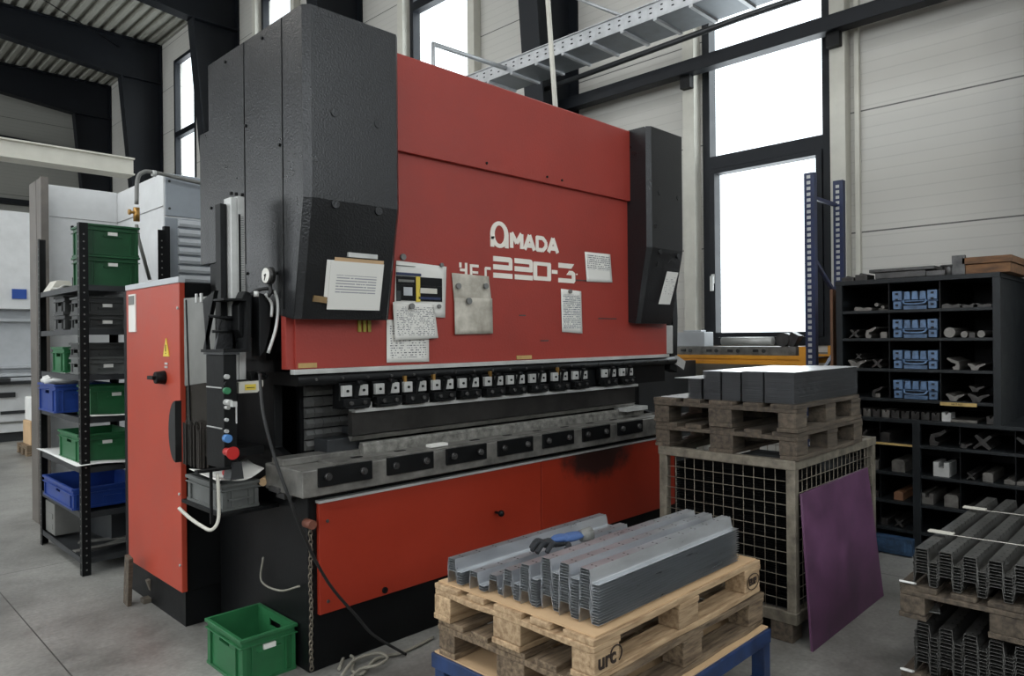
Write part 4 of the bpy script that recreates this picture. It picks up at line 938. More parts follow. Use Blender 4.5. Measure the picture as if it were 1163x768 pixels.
# far white machine
WM = thing('white_machine', 'white machine tool with a small blue badge at the far left', 'machine', (2.2, 14, 0))
MB().box(.6, 3.15, 14.0, 15.5, 2.15-.0, 3.75).build('upper_housing', WHITE, WM, bev=.01)
MB().box(.6, 3.1, 14.25, 15.5, 1.0, 2.15).build('recess_back', LGREY, WM, bev=.01)
MB().box(.6, 3.1, 13.95, 15.5, .15, .95).build('lower_housing', WHITE, WM, bev=.01)
MB().box(.6, 3.1, 14.0, 15.4, 0, .15).build('base', DKGREY, WM)
for z, y in ((1.95, 14.12), (1.18, 14.15), (1.05, 14.08), (.98, 13.95)): MB().box(.6, 3.05, y, 14.4, z, z+.05).build('ledge', LGREY, WM, bev=.004)
MB().box(1.6, 2.6, 13.90, 13.95, .72, .8).box(2.4, 3.0, 13.92, 13.96, .45, .5).build('vent_slot', DKGREY, WM)
MB().box(.6, 3.08, 13.8, 14.0, .93, .98).box(1.5, 2.5, 13.7, 13.85, .98, 1.04).build('work_rail', DKGREY, WM)
a = at(22, 334, y=13.98); MB().box(a.x-.1, a.x+.1, 13.97, 14.0, a.z-.08, a.z+.08).build('blue_badge', LOGOBLUE, WM)
MB().box(.6, 3.0, 13.93, 13.95, .3, .33).build('panel_line', MGREY, WM)
a = at(30, 520, z=0)
def pallet(name, label, loc, m, L_=1.2, W_=.8, rz=0, cat='pallet', jit=.006, group=None, flip=False):
    t = thing(name, label, cat, loc, rz, group); r = random.Random(hash(label) % 1000 if False else sum(map(ord, label)))
    bw = [.145, .10, .145, .10, .145]; gap = (W_-sum(bw))/4; y = -W_/2
    def brd(x0, x1, y0, y1, z0, z1, nm):
        mb = MB(); n = 7; lon = (x1-x0) > (y1-y0); vs = []; fs = []
        for i in range(n+1):
            s_ = i/n; j = [r.uniform(-jit, jit) for _ in range(4)]
            if lon:
                x = x0+(x1-x0)*s_; ring_ = [(x, y0+j[0], z0), (x, y1+j[1], z0), (x, y1+j[1], z1+j[2]*.3), (x, y0+j[0], z1+j[3]*.3)]
            else:
                yy = y0+(y1-y0)*s_; ring_ = [(x0+j[0], yy, z0), (x1+j[1], yy, z0), (x1+j[1], yy, z1+j[2]*.3), (x0+j[0], yy, z1+j[3]*.3)]
            vs += ring_
        fs = [(0, 1, 2, 3), tuple(4*n+k for k in (3, 2, 1, 0))]
        for i in range(n):
            for k in range(4): fs.append((4*i+k, 4*i+(k+1) % 4, 4*i+4+(k+1) % 4, 4*i+4+k))
        return mb.add(vs, fs).build(nm, m, t, local=True, bev=.003)
    for w_ in bw:
        e0, e1 = r.uniform(0, .008), r.uniform(0, .008)
        brd(-L_/2+e0, L_/2-e1, y, y+w_, .122, .144, 'deck_board'); y += w_+gap
    for x in (-L_/2, -.0725, L_/2-.145): brd(x, x+.145, -W_/2, W_/2, .1, .122, 'stringer_board')
    for x in (-L_/2, -.0725, L_/2-.145):
        for y0, y1 in ((-W_/2, -W_/2+.1), (-.0725, .0725), (W_/2-.1, W_/2)):
            MB().box(x+r.uniform(0, .006), x+.143, y0+r.uniform(0, .004), y1, .022, .1).build('block', m, t, local=True, bev=.004)
    for y0, y1 in ((-W_/2, -W_/2+.1), (-.0725, .0725), (W_/2-.1, W_/2)): brd(-L_/2, L_/2, y0, y1, 0, .022, 'bottom_board')
    return t
pallet('wooden_pallet', 'small wooden pallet on the far floor at the left edge', (a.x+.42, a.y+.4, 0), OWOOD, .8, .6)
tag(MB().box(a.x+.08, a.x+.75, a.y+.15, a.y+.6, .145, .48).build('cardboard_box', KRAFT, bev=.004), 'brown cardboard box on the far pallet', 'box')
tag(MB().box(a.x+.10, a.x+.73, a.y+.17, a.y+.58, .481, .82).build('white_package', FOAM, bev=.02), 'white package on top of the brown cardboard box', 'package')
# ================================================================== FRONT PALLET STACK
ft = thing('support_frame', 'blue steel support frame under the front pallets', 'frame', (2.46, 1.89, 0))
for x in (1.88, 2.99):
    for y in (1.46, 2.30):
        MB().box(x, x+.06, y-.03, y+.03, 0, .25).build('leg', FBLUE, ft, bev=.003)
MB().box(1.87, 3.06, 1.43, 1.49, .24, .30).box(1.87, 3.06, 2.28, 2.34, .24, .30).box(1.87, 1.93, 1.43, 2.34, .24, .30).box(3.0, 3.06, 1.43, 2.34, .24, .30).build('top_frame', FBLUE, ft, bev=.003)
MB().box(1.9, 3.0, 1.45, 1.48, .08, .11).box(1.9, 3.0, 2.29, 2.32, .08, .11).build('cross_rail', FBLUE, ft)
tag(MB().box(1.88, 3.06, 1.445, 2.33, .30, .307).build('board_sheet', KRAFT), 'thin brown board between the blue frame and the lower pallet', 'board')
p2 = pallet('euro_pallet', 'weathered lower pallet on the blue frame, front centre', (2.475, 1.885, .307), OWOOD, 1.2, .83)
p1 = pallet('euro_pallet', 'fresh pale upper pallet carrying the silver profiles, front centre', (2.465, 1.895, .452), WOOD, 1.2, .83)
MARK = mat('burned_mark', srgb(40, 28, 20), .8)
text('stamp', 'urc', .075, MARK, p1, (1.935, 1.4785, .515), (PI/2, 0, 0), bold=.002)
text('stamp', 'EUR', .04, MARK, p1, (2.992, 1.4785, .515), (PI/2, 0, 0), bold=.0015)
m = MB(); m.tube([(2.992+.054*math.cos(t*PI/12), 1.4785, .515+.034*math.sin(t*PI/12)) for t in range(24)], .0018, 6, closed=True); m.build('stamp_ring', MARK, p1)
m = MB(); m.tube([(1.985+.032*math.cos(t*PI/12), 1.4785, .518+.03*math.sin(t*PI/12)) for t in range(-4, 14)], .0025, 6); m.build('stamp_ring', MARK, p1)
tag(MB().box(1.885, 3.045, 1.49, 2.305, .597, .602).build('cardboard_sheet', KRAFT), 'kraft cardboard sheet on top of the fresh front pallet', 'cardboard')
PM = profmat('perforated_galvanised', srgb(200, 203, 207), .095, .002, .05, .009)
def profile_mesh(L_, h, wt, pitch, m, name):
    mb = MB(); mb.strip([(pitch*.30, .0), (pitch*.28, h*.5), (pitch*.24, h), (pitch*.24-wt, h), (pitch*.24-wt-.012, h*.3), (pitch*.24-wt-.016, .012), (-pitch*.62, .012), (-pitch*.64, .0)], .0022, 'x', 0, L_)
    o = mb.build(name, m); return o
def stack_profiles(proto, cols, xb, zb, dz, seed, name_f, group):
    r = random.Random(seed); first = [True]
    for ci, (yc, n, xo, lab) in enumerate(cols):
        for k in range(n):
            if first[0]: o = proto; first[0] = False
            else: o = proto.copy(); C.objects.link(o)
            o.location = (xb+xo+r.uniform(-.004, .004), yc+r.uniform(-.0015, .0015), zb+k*dz)
            top = (k == n-1)
            tag(o, ('topmost silver profile of %s' if top else 'silver profile nested below the top one in %s') % lab, 'steel profile', group+', '+lab if not top else group)
mb = MB(); hs, ps = .055, .09
mb.strip([(.028, 0), (.027, .03), (.022, hs), (-.018, hs), (-.027, .012), (-.030, .009), (-.058, .009)], .0011, 'x', 0, 1.0)
proto = mb.build('perforated_profile', PM)
# mesh origin at ridge centre so the hole pattern sits on the flange
def recenter(o, dx, dy, dz):
    for v in o.data.vertices: v.co += Vector((dx, dy, dz))
c_ = Vector(o.location) if False else None
recenter(proto, .5, -.0115, 0)
cols = [(1.575, 15, .0, 'the tall column nearest the camera'), (1.665, 15, -.005, 'the second tall column from the camera'), (1.755, 15, .0, 'the third tall column from the camera'),
        (1.845, 11, -.02, 'the slightly lower fourth column'), (1.935, 7, -.02, 'the stepped fifth column'), (2.02, 3, -.015, 'the very low column of the front pallet'), (2.105, 3, -.04, 'the low column beside the far bundle'), (2.225, 6, -.05, 'the separate far bundle by the red skirt')]
stack_profiles(proto, cols, 1.945, .603, .0098, 3, None, 'silver profiles on the front pallet')
# glove on the profiles
q = at(640, 612, z=.72)
GL = thing('work_glove', 'black and blue work glove lying on the silver profiles', 'glove', (2.33, 2.02, .70))
GBL = mat('glove_black', srgb(26, 28, 32), .75, var=.1, bump=.4, bscale=300); GBU = mat('glove_blue', srgb(58, 86, 134), .7, var=.1, bump=.3, bscale=300)
m = MB(); m.ball((2.30, 2.01, .735), .05, 18, (1.15, .85, .42)); m.ball((2.25, 2.02, .735), .04, 14, (1, .9, .5))
for i, (dx, dy, L_) in enumerate(((-.02, -.035, .07), (-.035, -.012, .085), (-.035, .012, .08), (-.025, .034, .065))):
    b0 = Vector((2.27+dx, 2.015+dy, .735)); m.tube(smoothpath([b0, b0+Vector((-L_*.5, dy*.2, .012)), b0+Vector((-L_, dy*.3, -.015))], 3), .011, 8)
m.tube(smoothpath([(2.31, 1.97, .73), (2.28, 1.935, .735), (2.25, 1.925, .725)], 3), .012, 8)
gm = m.build('glove_body', GBL, GL); rm = gm.modifiers.new('remesh', 'REMESH'); rm.mode = 'VOXEL'; rm.voxel_size = .0035; rm.use_smooth_shade = True
m = MB(); m.ball((2.36, 1.99, .745), .055, 18, (1.5, .75, .3)); m.ball((2.30, 2.0, .75), .045, 14, (1.1, .8, .35))
gb = m.build('glove_back', GBU, GL); rm = gb.modifiers.new('remesh', 'REMESH'); rm.mode = 'VOXEL'; rm.voxel_size = .0035; rm.use_smooth_shade = True
MB().tube(smoothpath([(2.43, 1.96, .73), (2.45, 1.94, .76), (2.47, 1.97, .75), (2.46, 2.0, .73)]), .004, 6).cyl((2.41, 1.98, .74), (2.46, 1.96, .745), .026, 16, .03).build('glove_cuff', MGREY, GL)
# ================================================================== MESH BOX (gitter) + pallets + sheets
GX0, GX1, GY0, GY1 = 3.65, 4.86, 1.57, 2.39
GB = thing('mesh_box', 'large wire mesh pallet box with a purple board leaning on it', 'mesh box', ((GX0+GX1)/2, (GY0+GY1)/2, 0))
for x in (GX0, GX1-.05):
    for y in (GY0, GY1-.05):
        MB().box(x, x+.05, y, y+.05, .1, .94).build('corner_post', CAGE, GB, bev=.004)
for x in (GX0+.0, (GX0+GX1)/2-.06, GX1-.12):
    for y in (GY0+.02, GY1-.14): MB().box(x, x+.12, y, y+.12, 0, .1).build('foot', DWOOD, GB, bev=.005)
for z0, z1, nm in ((.1, .16, 'bottom_rail'), (.90, .95, 'top_rail')):
    MB().box(GX0-.004, GX1+.004, GY0-.004, GY0+.04, z0, z1).box(GX0-.004, GX1+.004, GY1-.04, GY1+.004, z0, z1).box(GX0-.004, GX0+.04, GY0-.004, GY1+.004, z0, z1).box(GX1-.04, GX1+.004, GY0-.004, GY1+.004, z0, z1).build(nm, CAGE, GB, bev=.004)
def wires(ax, c, a0, a1, z0, z1, st):
    m = MB(); n = int((a1-a0)/st); r_ = .0022
    for i in range(n+1):
        a = a0+(a1-a0)*i/n; w_ = random.uniform(-.002, .002)
        m.tube([(c, a, z0), (c+w_, a+w_, (z0+z1)/2), (c, a, z1)] if ax == 'x' else [(a, c, z0), (a+w_, c+w_, (z0+z1)/2), (a, c, z1)], r_, 5)
    k_ = int((z1-z0)/st)
    for i in range(k_+1):
        z = z0+(z1-z0)*i/k_; w_ = random.uniform(-.002, .002)
        m.tube([(c-.005, a0, z), (c-.005, (a0+a1)/2, z+w_), (c-.005, a1, z)] if ax == 'x' else [(a0, c-.005, z), ((a0+a1)/2, c-.005, z+w_), (a1, c-.005, z)], r_, 5)
    return m
wires('x', GX0+.01, GY0+.05, GY1-.05, .16, .90, .06).build('wire_mesh', CAGE, GB)
wires('y', GY0+.01, GX0+.05, GX1-.05, .16, .90, .06).build('wire_mesh', CAGE, GB)
wires('x', GX1-.01, GY0+.05, GY1-.05, .16, .90, .06).build('wire_mesh', CAGE, GB)
MB().box(GX0+.04, GX1-.04, GY0+.04, GY1-.04, .12, .15).build('floor_plate', DKGREY, GB)
# dark contents
for i, (x0, x1, y0, y1, z1, lab) in enumerate([(3.71, 4.2, 1.63, 2.33, .85, 'dark sheet-metal offcuts filling the near half of the mesh box'), (4.22, 4.80, 1.63, 2.33, .80, 'dark sheet-metal offcuts filling the rear half of the mesh box')]):
    m = MB(); z = .151; r = random.Random(i)
    while z < z1:
        j = r.uniform(-.01, .01); m.box(x0+.01+j, x1-.01+j, y0+.01, y1-.01+j, z, z+.004); z += .012
    tag(m.build('offcut_stack', MATTE), lab, 'metal offcuts')
# purple board leaning
vs = []
pc = [at(917, 739, z=0), at(996, 676, z=0), at(983, 531, y=1.562), at(908, 561, y=1.562)]
pc[0] = Vector((3.63, 1.49, 0)); pc[1] = Vector((4.71, 1.495, 0)); pc[2].y = 1.561; pc[3].y = 1.561
n_ = Vector((0, -.012, 0))
tag(MB().add([tuple(q) for q in pc]+[tuple(q+n_) for q in pc], [(0, 1, 2, 3), (7, 6, 5, 4), (0, 4, 5, 1), (1, 5, 6, 2), (2, 6, 7, 3), (3, 7, 4, 0)]).build('purple_board', PURPLE), 'purple board leaning against the wire mesh box', 'board')
pallet('euro_pallet', 'dark lower pallet directly on the wire mesh box', (4.12, 1.985, .95), DWOOD, .94, .86)
pallet('euro_pallet', 'dark upper pallet on the mesh box carrying grey sheet bundles', (4.10, 1.985, 1.095), DWOOD, .92, .86)
SHM = mat('sheet_steel_edges', srgb(66, 67, 69), .5, metal=.3, var=.15, scale=8); SHT = mat('sheet_top_sheen', srgb(226, 227, 228), .3, metal=.5, var=.04)  # top sheets coloured near white for the window reflection they catch
for i, (y0, y1, h, x1, lab) in enumerate([(1.585, 1.745, .165, 4.60, 'nearest tall grey bundle of steel sheets on the mesh box pallets'), (1.755, 1.875, .165, 4.6, 'second tall grey bundle of steel sheets'), (1.885, 1.995, .163, 4.6, 'third tall grey bundle of steel sheets'), (2.005, 2.11, .16, 4.6, 'fourth tall grey bundle of steel sheets, last of the high ones'), (2.125, 2.21, .115, 4.3, 'lower bundle of steel sheets left of the tall ones')]):
    r = random.Random(i); n = int(h/.005); m = MB()
    for k_ in range(n):
        j = r.uniform(-.003, .003)+(.004*math.sin(k_*.5+i)); z = 1.240+k_*.005; m.box(3.685+j, x1+j, y0+j*.6, y1+j*.6, z, z+.0036)
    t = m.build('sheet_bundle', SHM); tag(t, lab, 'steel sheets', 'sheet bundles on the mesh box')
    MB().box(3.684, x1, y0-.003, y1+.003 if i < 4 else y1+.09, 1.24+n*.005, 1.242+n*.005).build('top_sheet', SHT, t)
tag(MB().box(3.68, 4.5, 2.22, 2.39, 1.240, 1.243).build('single_sheet', SHT), 'single bright sheet lying flat at the left end of the upper dark pallet', 'sheet')
# ================================================================== RIGHT PROFILE PALLETS
RM = profmat('perforated_dull_steel', srgb(122, 121, 118), .06, .0, .04, .009, .4)
px0, py1 = 3.38, 1.0
pr = pallet('euro_pallet', 'dark pallet on the floor at the right edge, under the lower profiles', (px0+.6, py1-.4, 0), DWOOD)
pr2 = pallet('euro_pallet', 'dark upper pallet at the right edge, lying on the lower profiles', (px0+.6, py1-.4, .38), DWOOD)
mb = MB(); hw = .022; pt = .088
mb.strip([(hw+.012, .012), (hw+.008, .0), (hw, .05), (-hw, .05), (-hw-.007, -.002), (-hw-.034, -.002), (-hw-.037, .006)], .0015, 'x', 0, 1.32)
pro = mb.build('wide_profile', RM); recenter(pro, .66, -.0, 0)
ysR = [at(u, v, x=3.42).y-.025 for u, v in ((1041, 625), (1064.7, 624.7), (1092.3, 627.6), (1122, 633.6), (1152.3, 641))]
print('ysR', [round(q, 3) for q in ysR], [round(at(u, v, x=3.42).z, 3) for u, v in ((1041, 625), (1092.3, 627.6), (1152.3, 641))])
nm_ = ['leftmost', 'second from left', 'third from left', 'fourth from left', 'fifth from left']
first = True; r = random.Random(5)
for lev, z0, n, dz, txt in ((0, .148, 12, .0148, 'lower'), (1, .529, 9, .0128, 'upper')):
    for ci in range(6):
        yc = .905-ci*.0885
        for k in range(n):
            if first: o = pro; first = False
            else: o = pro.copy(); C.objects.link(o)
            o.location = (3.40+r.uniform(-.006, .006), yc+r.uniform(-.001, .001), z0+k*dz)
            nmm = nm_[min(ci, 4)] if ci < 5 else 'sixth from left'
            if k == n-1: tag(o, 'top dull profile of the %s row on the %s right-hand pallet' % (nmm, txt), 'steel profile', 'profiles on the %s right-hand pallet' % txt)
            else: tag(o, 'dull profile below the top one in the %s row, %s right-hand pallet' % (nmm, txt), 'steel profile', 'profiles of the %s row, %s right pallet' % (nmm, txt))
for k, xs in enumerate((3.66, 4.28)):
    zt = .527+9*.0128+.055
    st = thing('strapping_band', ('nearer' if k == 0 else 'farther')+' thin band tied across the upper right-hand profiles', 'strap', (xs, .6, zt))
    MB().tube([(xs, .96, zt), (xs+.02, .6, zt+.002), (xs+.03, .2, zt)], .002, 6).build('band', CREAM, st)
    MB().box(xs-.01, xs+.03, .86, .96, zt+.002, zt+.008).build('band_clip', CREAM, st)
MB().box(xs-.01, xs+.03, .4, .46, zt+.002, zt+.008).build('band_clip', CREAM, st)
tag(MB().box(3.37, 3.41, .94, 1.0, .526, .536, ry=.3).build('plastic_scrap', FOAM, bev=.004), 'white plastic scrap on the upper right-hand pallet corner', 'scrap')
tag(MB().box(3.37, 3.41, .95, 1.0, .146, .156, ry=.3).build('plastic_scrap', FOAM, bev=.004), 'white plastic scrap on the corner of the floor pallet at the right edge', 'scrap')
q = at(1061, 689, z=.412)
tag(MB().box(q.x-.06, q.x+.06, q.y-.022, q.y+.022, .403, .409, rz=.25).build('grey_tag', MGREY), 'grey plate lying inside the upper right-hand pallet', 'plate')
# ================================================================== RIGHT TOOL SHELF
TX0, TX1 = 5.70, 6.70; TYL, TYR = 2.09, 1.09
TS = thing('tool_shelf', 'dark steel tool shelf full of bending tools against the right wall', 'shelf', (6.2, 1.6, 0))
SM = mat('shelf_dark_paint', srgb(30, 33, 35), .42, var=.1, spec=.25)
MB().box(TX0, TX1, TYR-.03, TYR-.005, .97, 2.0).build('side_panel', SM, TS, bev=.003)
MB().box(TX0, TX1, TYL, TYL+.02, .0, 2.0).build('side_panel', SM, TS, bev=.003)
MB().box(TX0-.01, TX1, TYR-.04, TYL+.03, 1.975, 2.01).build('top_board', SM, TS, bev=.003)
MB().box(TX1-.02, TX1, .1, TYL, 0, .97).box(TX1-.02, TX1, TYR, TYL, .97, 2.0).build('back_panel', BLACK, TS)
MB().box(TX0, TX1, .08, .1, 0, .985).build('side_panel', SM, TS, bev=.003)
for z in (1.771, 1.564, 1.339, 1.12): MB().box(TX0, TX1-.02, TYR, TYL, z-.014, z+.008).build('shelf_board', SM, TS, bev=.002)
MB().box(TX0-.01, TX1-.02, .1, TYL, .955, .982).build('middle_board', SM, TS, bev=.002)
for z in (.795, .58, .372, .172): MB().box(TX0+.0, TX1-.02, .1, TYL, z-.014, z+.008).build('shelf_board', SM, TS, bev=.002)
MB().box(TX0-.012, TX0+.03, 1.54, 1.59, 0, .96).build('upright', SM, TS, bev=.002); MB().box(TX0-.008, TX0+.03, TYR-.04, TYR+.005, .97, 2.0).build('upright', SM, TS, bev=.002)
MB().box(TX0-.008, TX0+.03, TYL-.02, TYL+.025, 0, 2.0).build('upright', SM, TS, bev=.002)
for y in (1.746, 1.413): MB().box(TX0+.02, TX1-.02, y-.004, y+.004, 1.12, 1.98).build('divider', BLACK, TS)
for y in (1.3, .98, 1.82): MB().box(TX0+.03, TX1-.02, y-.003, y+.003, .17, .96).build('divider', BLACK, TS)
MB().box(TX0-.012, TX0-.002, 1.19, 1.41, 1.098, 1.122).build('shelf_label', mat('tan_label', srgb(176, 150, 92), .6), TS)
MB().box(TX0-.006, TX0+.0, 1.59, 2.08, .786, .802).build('shelf_label', mat('tan_label', srgb(176, 150, 92), .6), TS)
text('label_writing', '160 T 027', .017, BLACK, TS, (TX0-.0125, 1.31, 1.110), (PI/2, 0, -PI/2), ext=.0005)
# blue cassettes
for k, (z, lab) in enumerate(((1.779, 'light-blue tool case in the top row of the tool shelf'), (1.572, 'light-blue tool case in the second row of the tool shelf'), (1.347, 'light-blue tool case in the third row of the tool shelf'), (1.128, 'light-blue tool case in the fourth row of the tool shelf'))):
    t = thing('tool_case', lab, 'case', (5.8, 1.575, z), group='light-blue tool cases'); y0, y1 = 1.432, 1.724; h = .135
    MB().box(5.76, 6.2, y0+.004, y1-.004, z, z+h*.96).build('inner_body', NAVY, t, bev=.003)
    m = MB()
    for ya, yb in ((y0, y0+.062), (y1-.062, y1)):
        m.box(5.725, 5.9, ya, yb, z+h*.50, z+h); m.box(5.73, 5.9, ya+.004, yb-.004, z+.004, z+h*.42)
    for q_ in (-.052, 0, .052): m.prism([(1.578+q_-.022, z+h*.52), (1.578+q_+.022, z+h*.52), (1.578+q_+.016, z+h*.97), (1.578+q_-.016, z+h*.97)], 'x', 5.735, 5.9)
    m.box(5.74, 5.9, y0+.07, y1-.07, z, z+h*.2); m.box(5.745, 5.9, y0, y1, z+h*.42, z+h*.5)
    m.build('case_body', LBLUE, t, bev=.003)
    MB().tube(smoothpath([(5.735, y0+.07, z+h*.5), (5.715, y0+.09, z+h*.3), (5.715, y1-.09, z+h*.3), (5.735, y1-.07, z+h*.5)], 3), .007, 6).build('carry_handle', LBLUE, t)
    m = MB(); rr = random.Random(k)
    for y in (y0+.03, y1-.03):
        for zz in (.25, .55, .85): m.box(5.722, 5.726, y-.01, y+.01, z+h*zz-.007, z+h*zz+.007)
    m.build('recess', NAVY, t)
# bending tools: silhouettes extruded along x
SHP = {
 'goose': [(0, 0), (.05, 0), (.06, .03), (.035, .035), (.03, .06), (.07, .075), (.11, .11), (.10, .125), (.05, .10), (.005, .085), (-.005, .04)],
 'vdie': [(0, 0), (.07, 0), (.07, .075), (.048, .075), (.035, .05), (.022, .075), (0, .075)],
 'wing': [(0, 0), (.06, 0), (.075, .03), (.13, .06), (.125, .075), (.07, .06), (.04, .045), (.02, .06), (-.03, .075), (-.035, .06), (-.01, .03)],
 'star': [(0, 0), (.04, .03), (.085, 0), (.095, .015), (.065, .05), (.10, .09), (.085, .10), (.05, .07), (.01, .10), (0, .088), (.028, .05), (-.01, .012)],
 'ublock': [(0, 0), (.09, 0), (.09, .09), (.06, .09), (.06, .055), (.03, .055), (.03, .09), (0, .09)],
 'flat': [(0, 0), (.12, 0), (.13, .02), (.10, .028), (.06, .02), (.03, .034), (0, .025)],
 'block': [(0, 0), (.06, 0), (.06, .05), (.05, .06), (.01, .06), (0, .05)],
}
TL1 = mat('tool_steel_light', srgb(112, 109, 104), .4, metal=.5, var=.2, scale=20); TL2 = mat('tool_steel_dark', srgb(62, 60, 58), .42, metal=.5, var=.25, scale=20)
def tool(shape, y, z, sc, lab, m=TL2, flip=False, L_=.35, name=None, x0=5.74):
    sc *= .86
    pts = [((-p[0] if not flip else p[0])*sc, p[1]*sc) for p in SHP[shape]]; w_ = max(p[0] for p in pts)+min(p[0] for p in pts)
    return tag(MB().prism([(y+p[0]-w_/2, z+p[1]) for p in pts], 'x', x0, x0+L_).build(name or {'goose': 'gooseneck_punch', 'vdie': 'v_die', 'wing': 'winged_die', 'star': 'star_die', 'ublock': 'u_block', 'flat': 'flat_tool', 'block': 'tool_block'}[shape], m, bev=.0015), lab, 'bending tool', 'bending tools on the shelf')
def rod(y, z, r, lab, m=TL1):
    tag(MB().cyl((5.76, y, z+r), (6.2, y, z+r), r, 24).build('steel_rod', m, bev=.001), lab, 'steel rod', 'rods on the tool shelf')
Z = [1.779, 1.572, 1.347, 1.128, .982, .803, .588, .38, .18]
ordn = ['top', 'second', 'third', 'fourth', 'fifth', 'sixth', 'seventh', 'eighth', 'lowest']
rod(1.99, Z[0], .016, 'small pale round bar end at the left of the top left bay'); rod(1.845, Z[0]+.03, .014, 'higher pale round bar end in the top left bay'); rod(1.80, Z[0]+.012, .012, 'rightmost pale bar end in the top left bay')
tool('flat', 1.93, Z[0], 1.1, 'long flat grey tool in the top left bay', TL1); tool('flat', 1.85, Z[0]+.001, .9, 'shorter flat tool in the top left bay', TL1, True, x0=5.9, L_=.2)
tool('flat', 1.34, Z[0], 1.2, 'leftmost flat wavy tool in the top right bay'); tool('flat', 1.245, Z[0], 1.0, 'middle flat wavy tool in the top right bay', flip=True); tool('flat', 1.16, Z[0], 1.0, 'rightmost flat wavy tool in the top right bay')
tool('star', 2.0, Z[1], .8, 'dark star-shaped tool in the second row, left bay'); tool('goose', 1.88, Z[1], .8, 'gooseneck punch in the middle of the second row, left bay', TL1); tool('block', 1.79, Z[1], .9, 'pale square block at the right of the second row, left bay', TL1)
rod(1.365, Z[1], .036, 'largest round steel bar end in the second row, right bay'); rod(1.275, Z[1], .022, 'medium round steel bar end in the second row, right bay'); rod(1.175, Z[1], .024, 'right-hand round steel bar end in the second row, right bay'); tool('block', 1.225, Z[1], .7, 'dark block between two round bars in the second row')
tool('wing', 1.98, Z[2], .95, 'pale winged die at the left of the third row', TL1); tool('star', 1.97, Z[2]+.065, .5, 'dark tool lying on the winged die in the third row'); tool('star', 1.84, Z[2], .8, 'dark star-shaped tool in the third row, left bay')
tool('goose', 1.34, Z[2], .8, 'slanted gooseneck punch in the third row, right bay', TL1, True); tool('wing', 1.2, Z[2], .75, 'pale winged tool in the third row, right bay', TL1); tool('flat', 1.16, Z[2]+.001, .9, 'flat tool behind the winged one, third row right bay', x0=6.12, L_=.2)
tool('goose', 1.84, Z[3], .75, 'gooseneck punch in the fourth row, left bay'); tool('block', 1.83, Z[3]+.001, .6, 'pale small block in the fourth row, left bay', TL1, x0=5.72, L_=.018)
tool('wing', 1.33, Z[3], .8, 'winged die at the left of the fourth row, right bay', TL1); tool('wing', 1.19, Z[3], .9, 'larger winged die in the fourth row, right bay'); tool('wing', 1.20, Z[3]+.07, .65, 'winged die stacked on top in the fourth row, right bay')
for i in range(9): tool('vdie', 1.98-i*.066, Z[4], .85, '%s small v-die of the row standing under the cases' % ['first', 'second', 'third', 'fourth', 'fifth', 'sixth', 'seventh', 'eighth', 'ninth'][i], TL1 if i in (1, 3) else TL2, L_=.2)
tool('vdie', 1.385, Z[4], .95, 'bright v-die standing under the fourth row', BRIGHT, L_=.12); tool('vdie', 1.12, Z[4], .8, 'small dark v-die at the right end under the upper rows', L_=.2)
tag(MB().box(5.74, 6.0, 1.2, 1.36, .983, 1.0).build('flat_bar', TL1), 'flat bar lying under the fourth row next to the bright v-die', 'bar')
tool('star', 1.95, Z[5], .9, 'dark star-shaped tool in the fifth row, far left'); tool('block', 1.79, Z[5], 1.3, 'dark block in the fifth row, left section')
tool('goose', 1.44, Z[5], 1.1, 'dull gooseneck punch in the fifth row beside the post'); tool('star', 1.17, Z[5], 1.2, 'big cross-shaped die in the fifth row'); tool('wing', 1.27, Z[5], .6, 'small winged die in the fifth row'); tool('goose', .93, Z[5], 1.0, 'gooseneck punch in the fifth row, right end', flip=True)
tool('ublock', 1.87, Z[6], .9, 'wide pale block in the sixth row, left section', TL1); tool('block', 1.70, Z[6], 1.7, 'tall pale block in the sixth row, left section', TL1); tool('goose', 2.0, Z[6], .9, 'dark punch in the sixth row, far left')
tool('ublock', 1.42, Z[6], 1.3, 'pale u-shaped block in the sixth row beside the post', BRIGHT, L_=.2); tool('block', 1.14, Z[6], 1.2, 'square grey block in the sixth row', TL1); tool('star', 1.24, Z[6], .6, 'small rough tool in the sixth row'); tool('flat', .98, Z[6], 1.2, 'flat tool in the sixth row, right end', TL1)
tool('block', 1.70, Z[7], 1.2, 'brownish block in the seventh row by the post', BROWN); tool('block', 1.86, Z[7], .9, 'grey block in the seventh row, left section'); tool('ublock', 1.51, Z[7], 1.0, 'stepped pale block in the seventh row beside the post', TL1); tool('block', 1.36, Z[7], 1.7, 'large pale block in the seventh row', TL1); tool('flat', 1.2, Z[7], 1.2, 'flat tool in the seventh row, right section')
tool('block', 1.80, Z[8], 1.0, 'grey block in the eighth row, left section'); tool('star', 1.70, Z[8], .7, 'rough tool in the eighth row, left section')
tag(MB().box(5.62, 5.69, 1.58, 2.05, .01, .13).box(5.61, 5.62, 1.62, 2.0, .03, .11).build('blue_pack', mat('blue_pack', srgb(46, 72, 100), .5, var=.3, scale=25), bev=.01), 'blue wrapped pack on the floor at the foot of the tool shelf', 'pack')
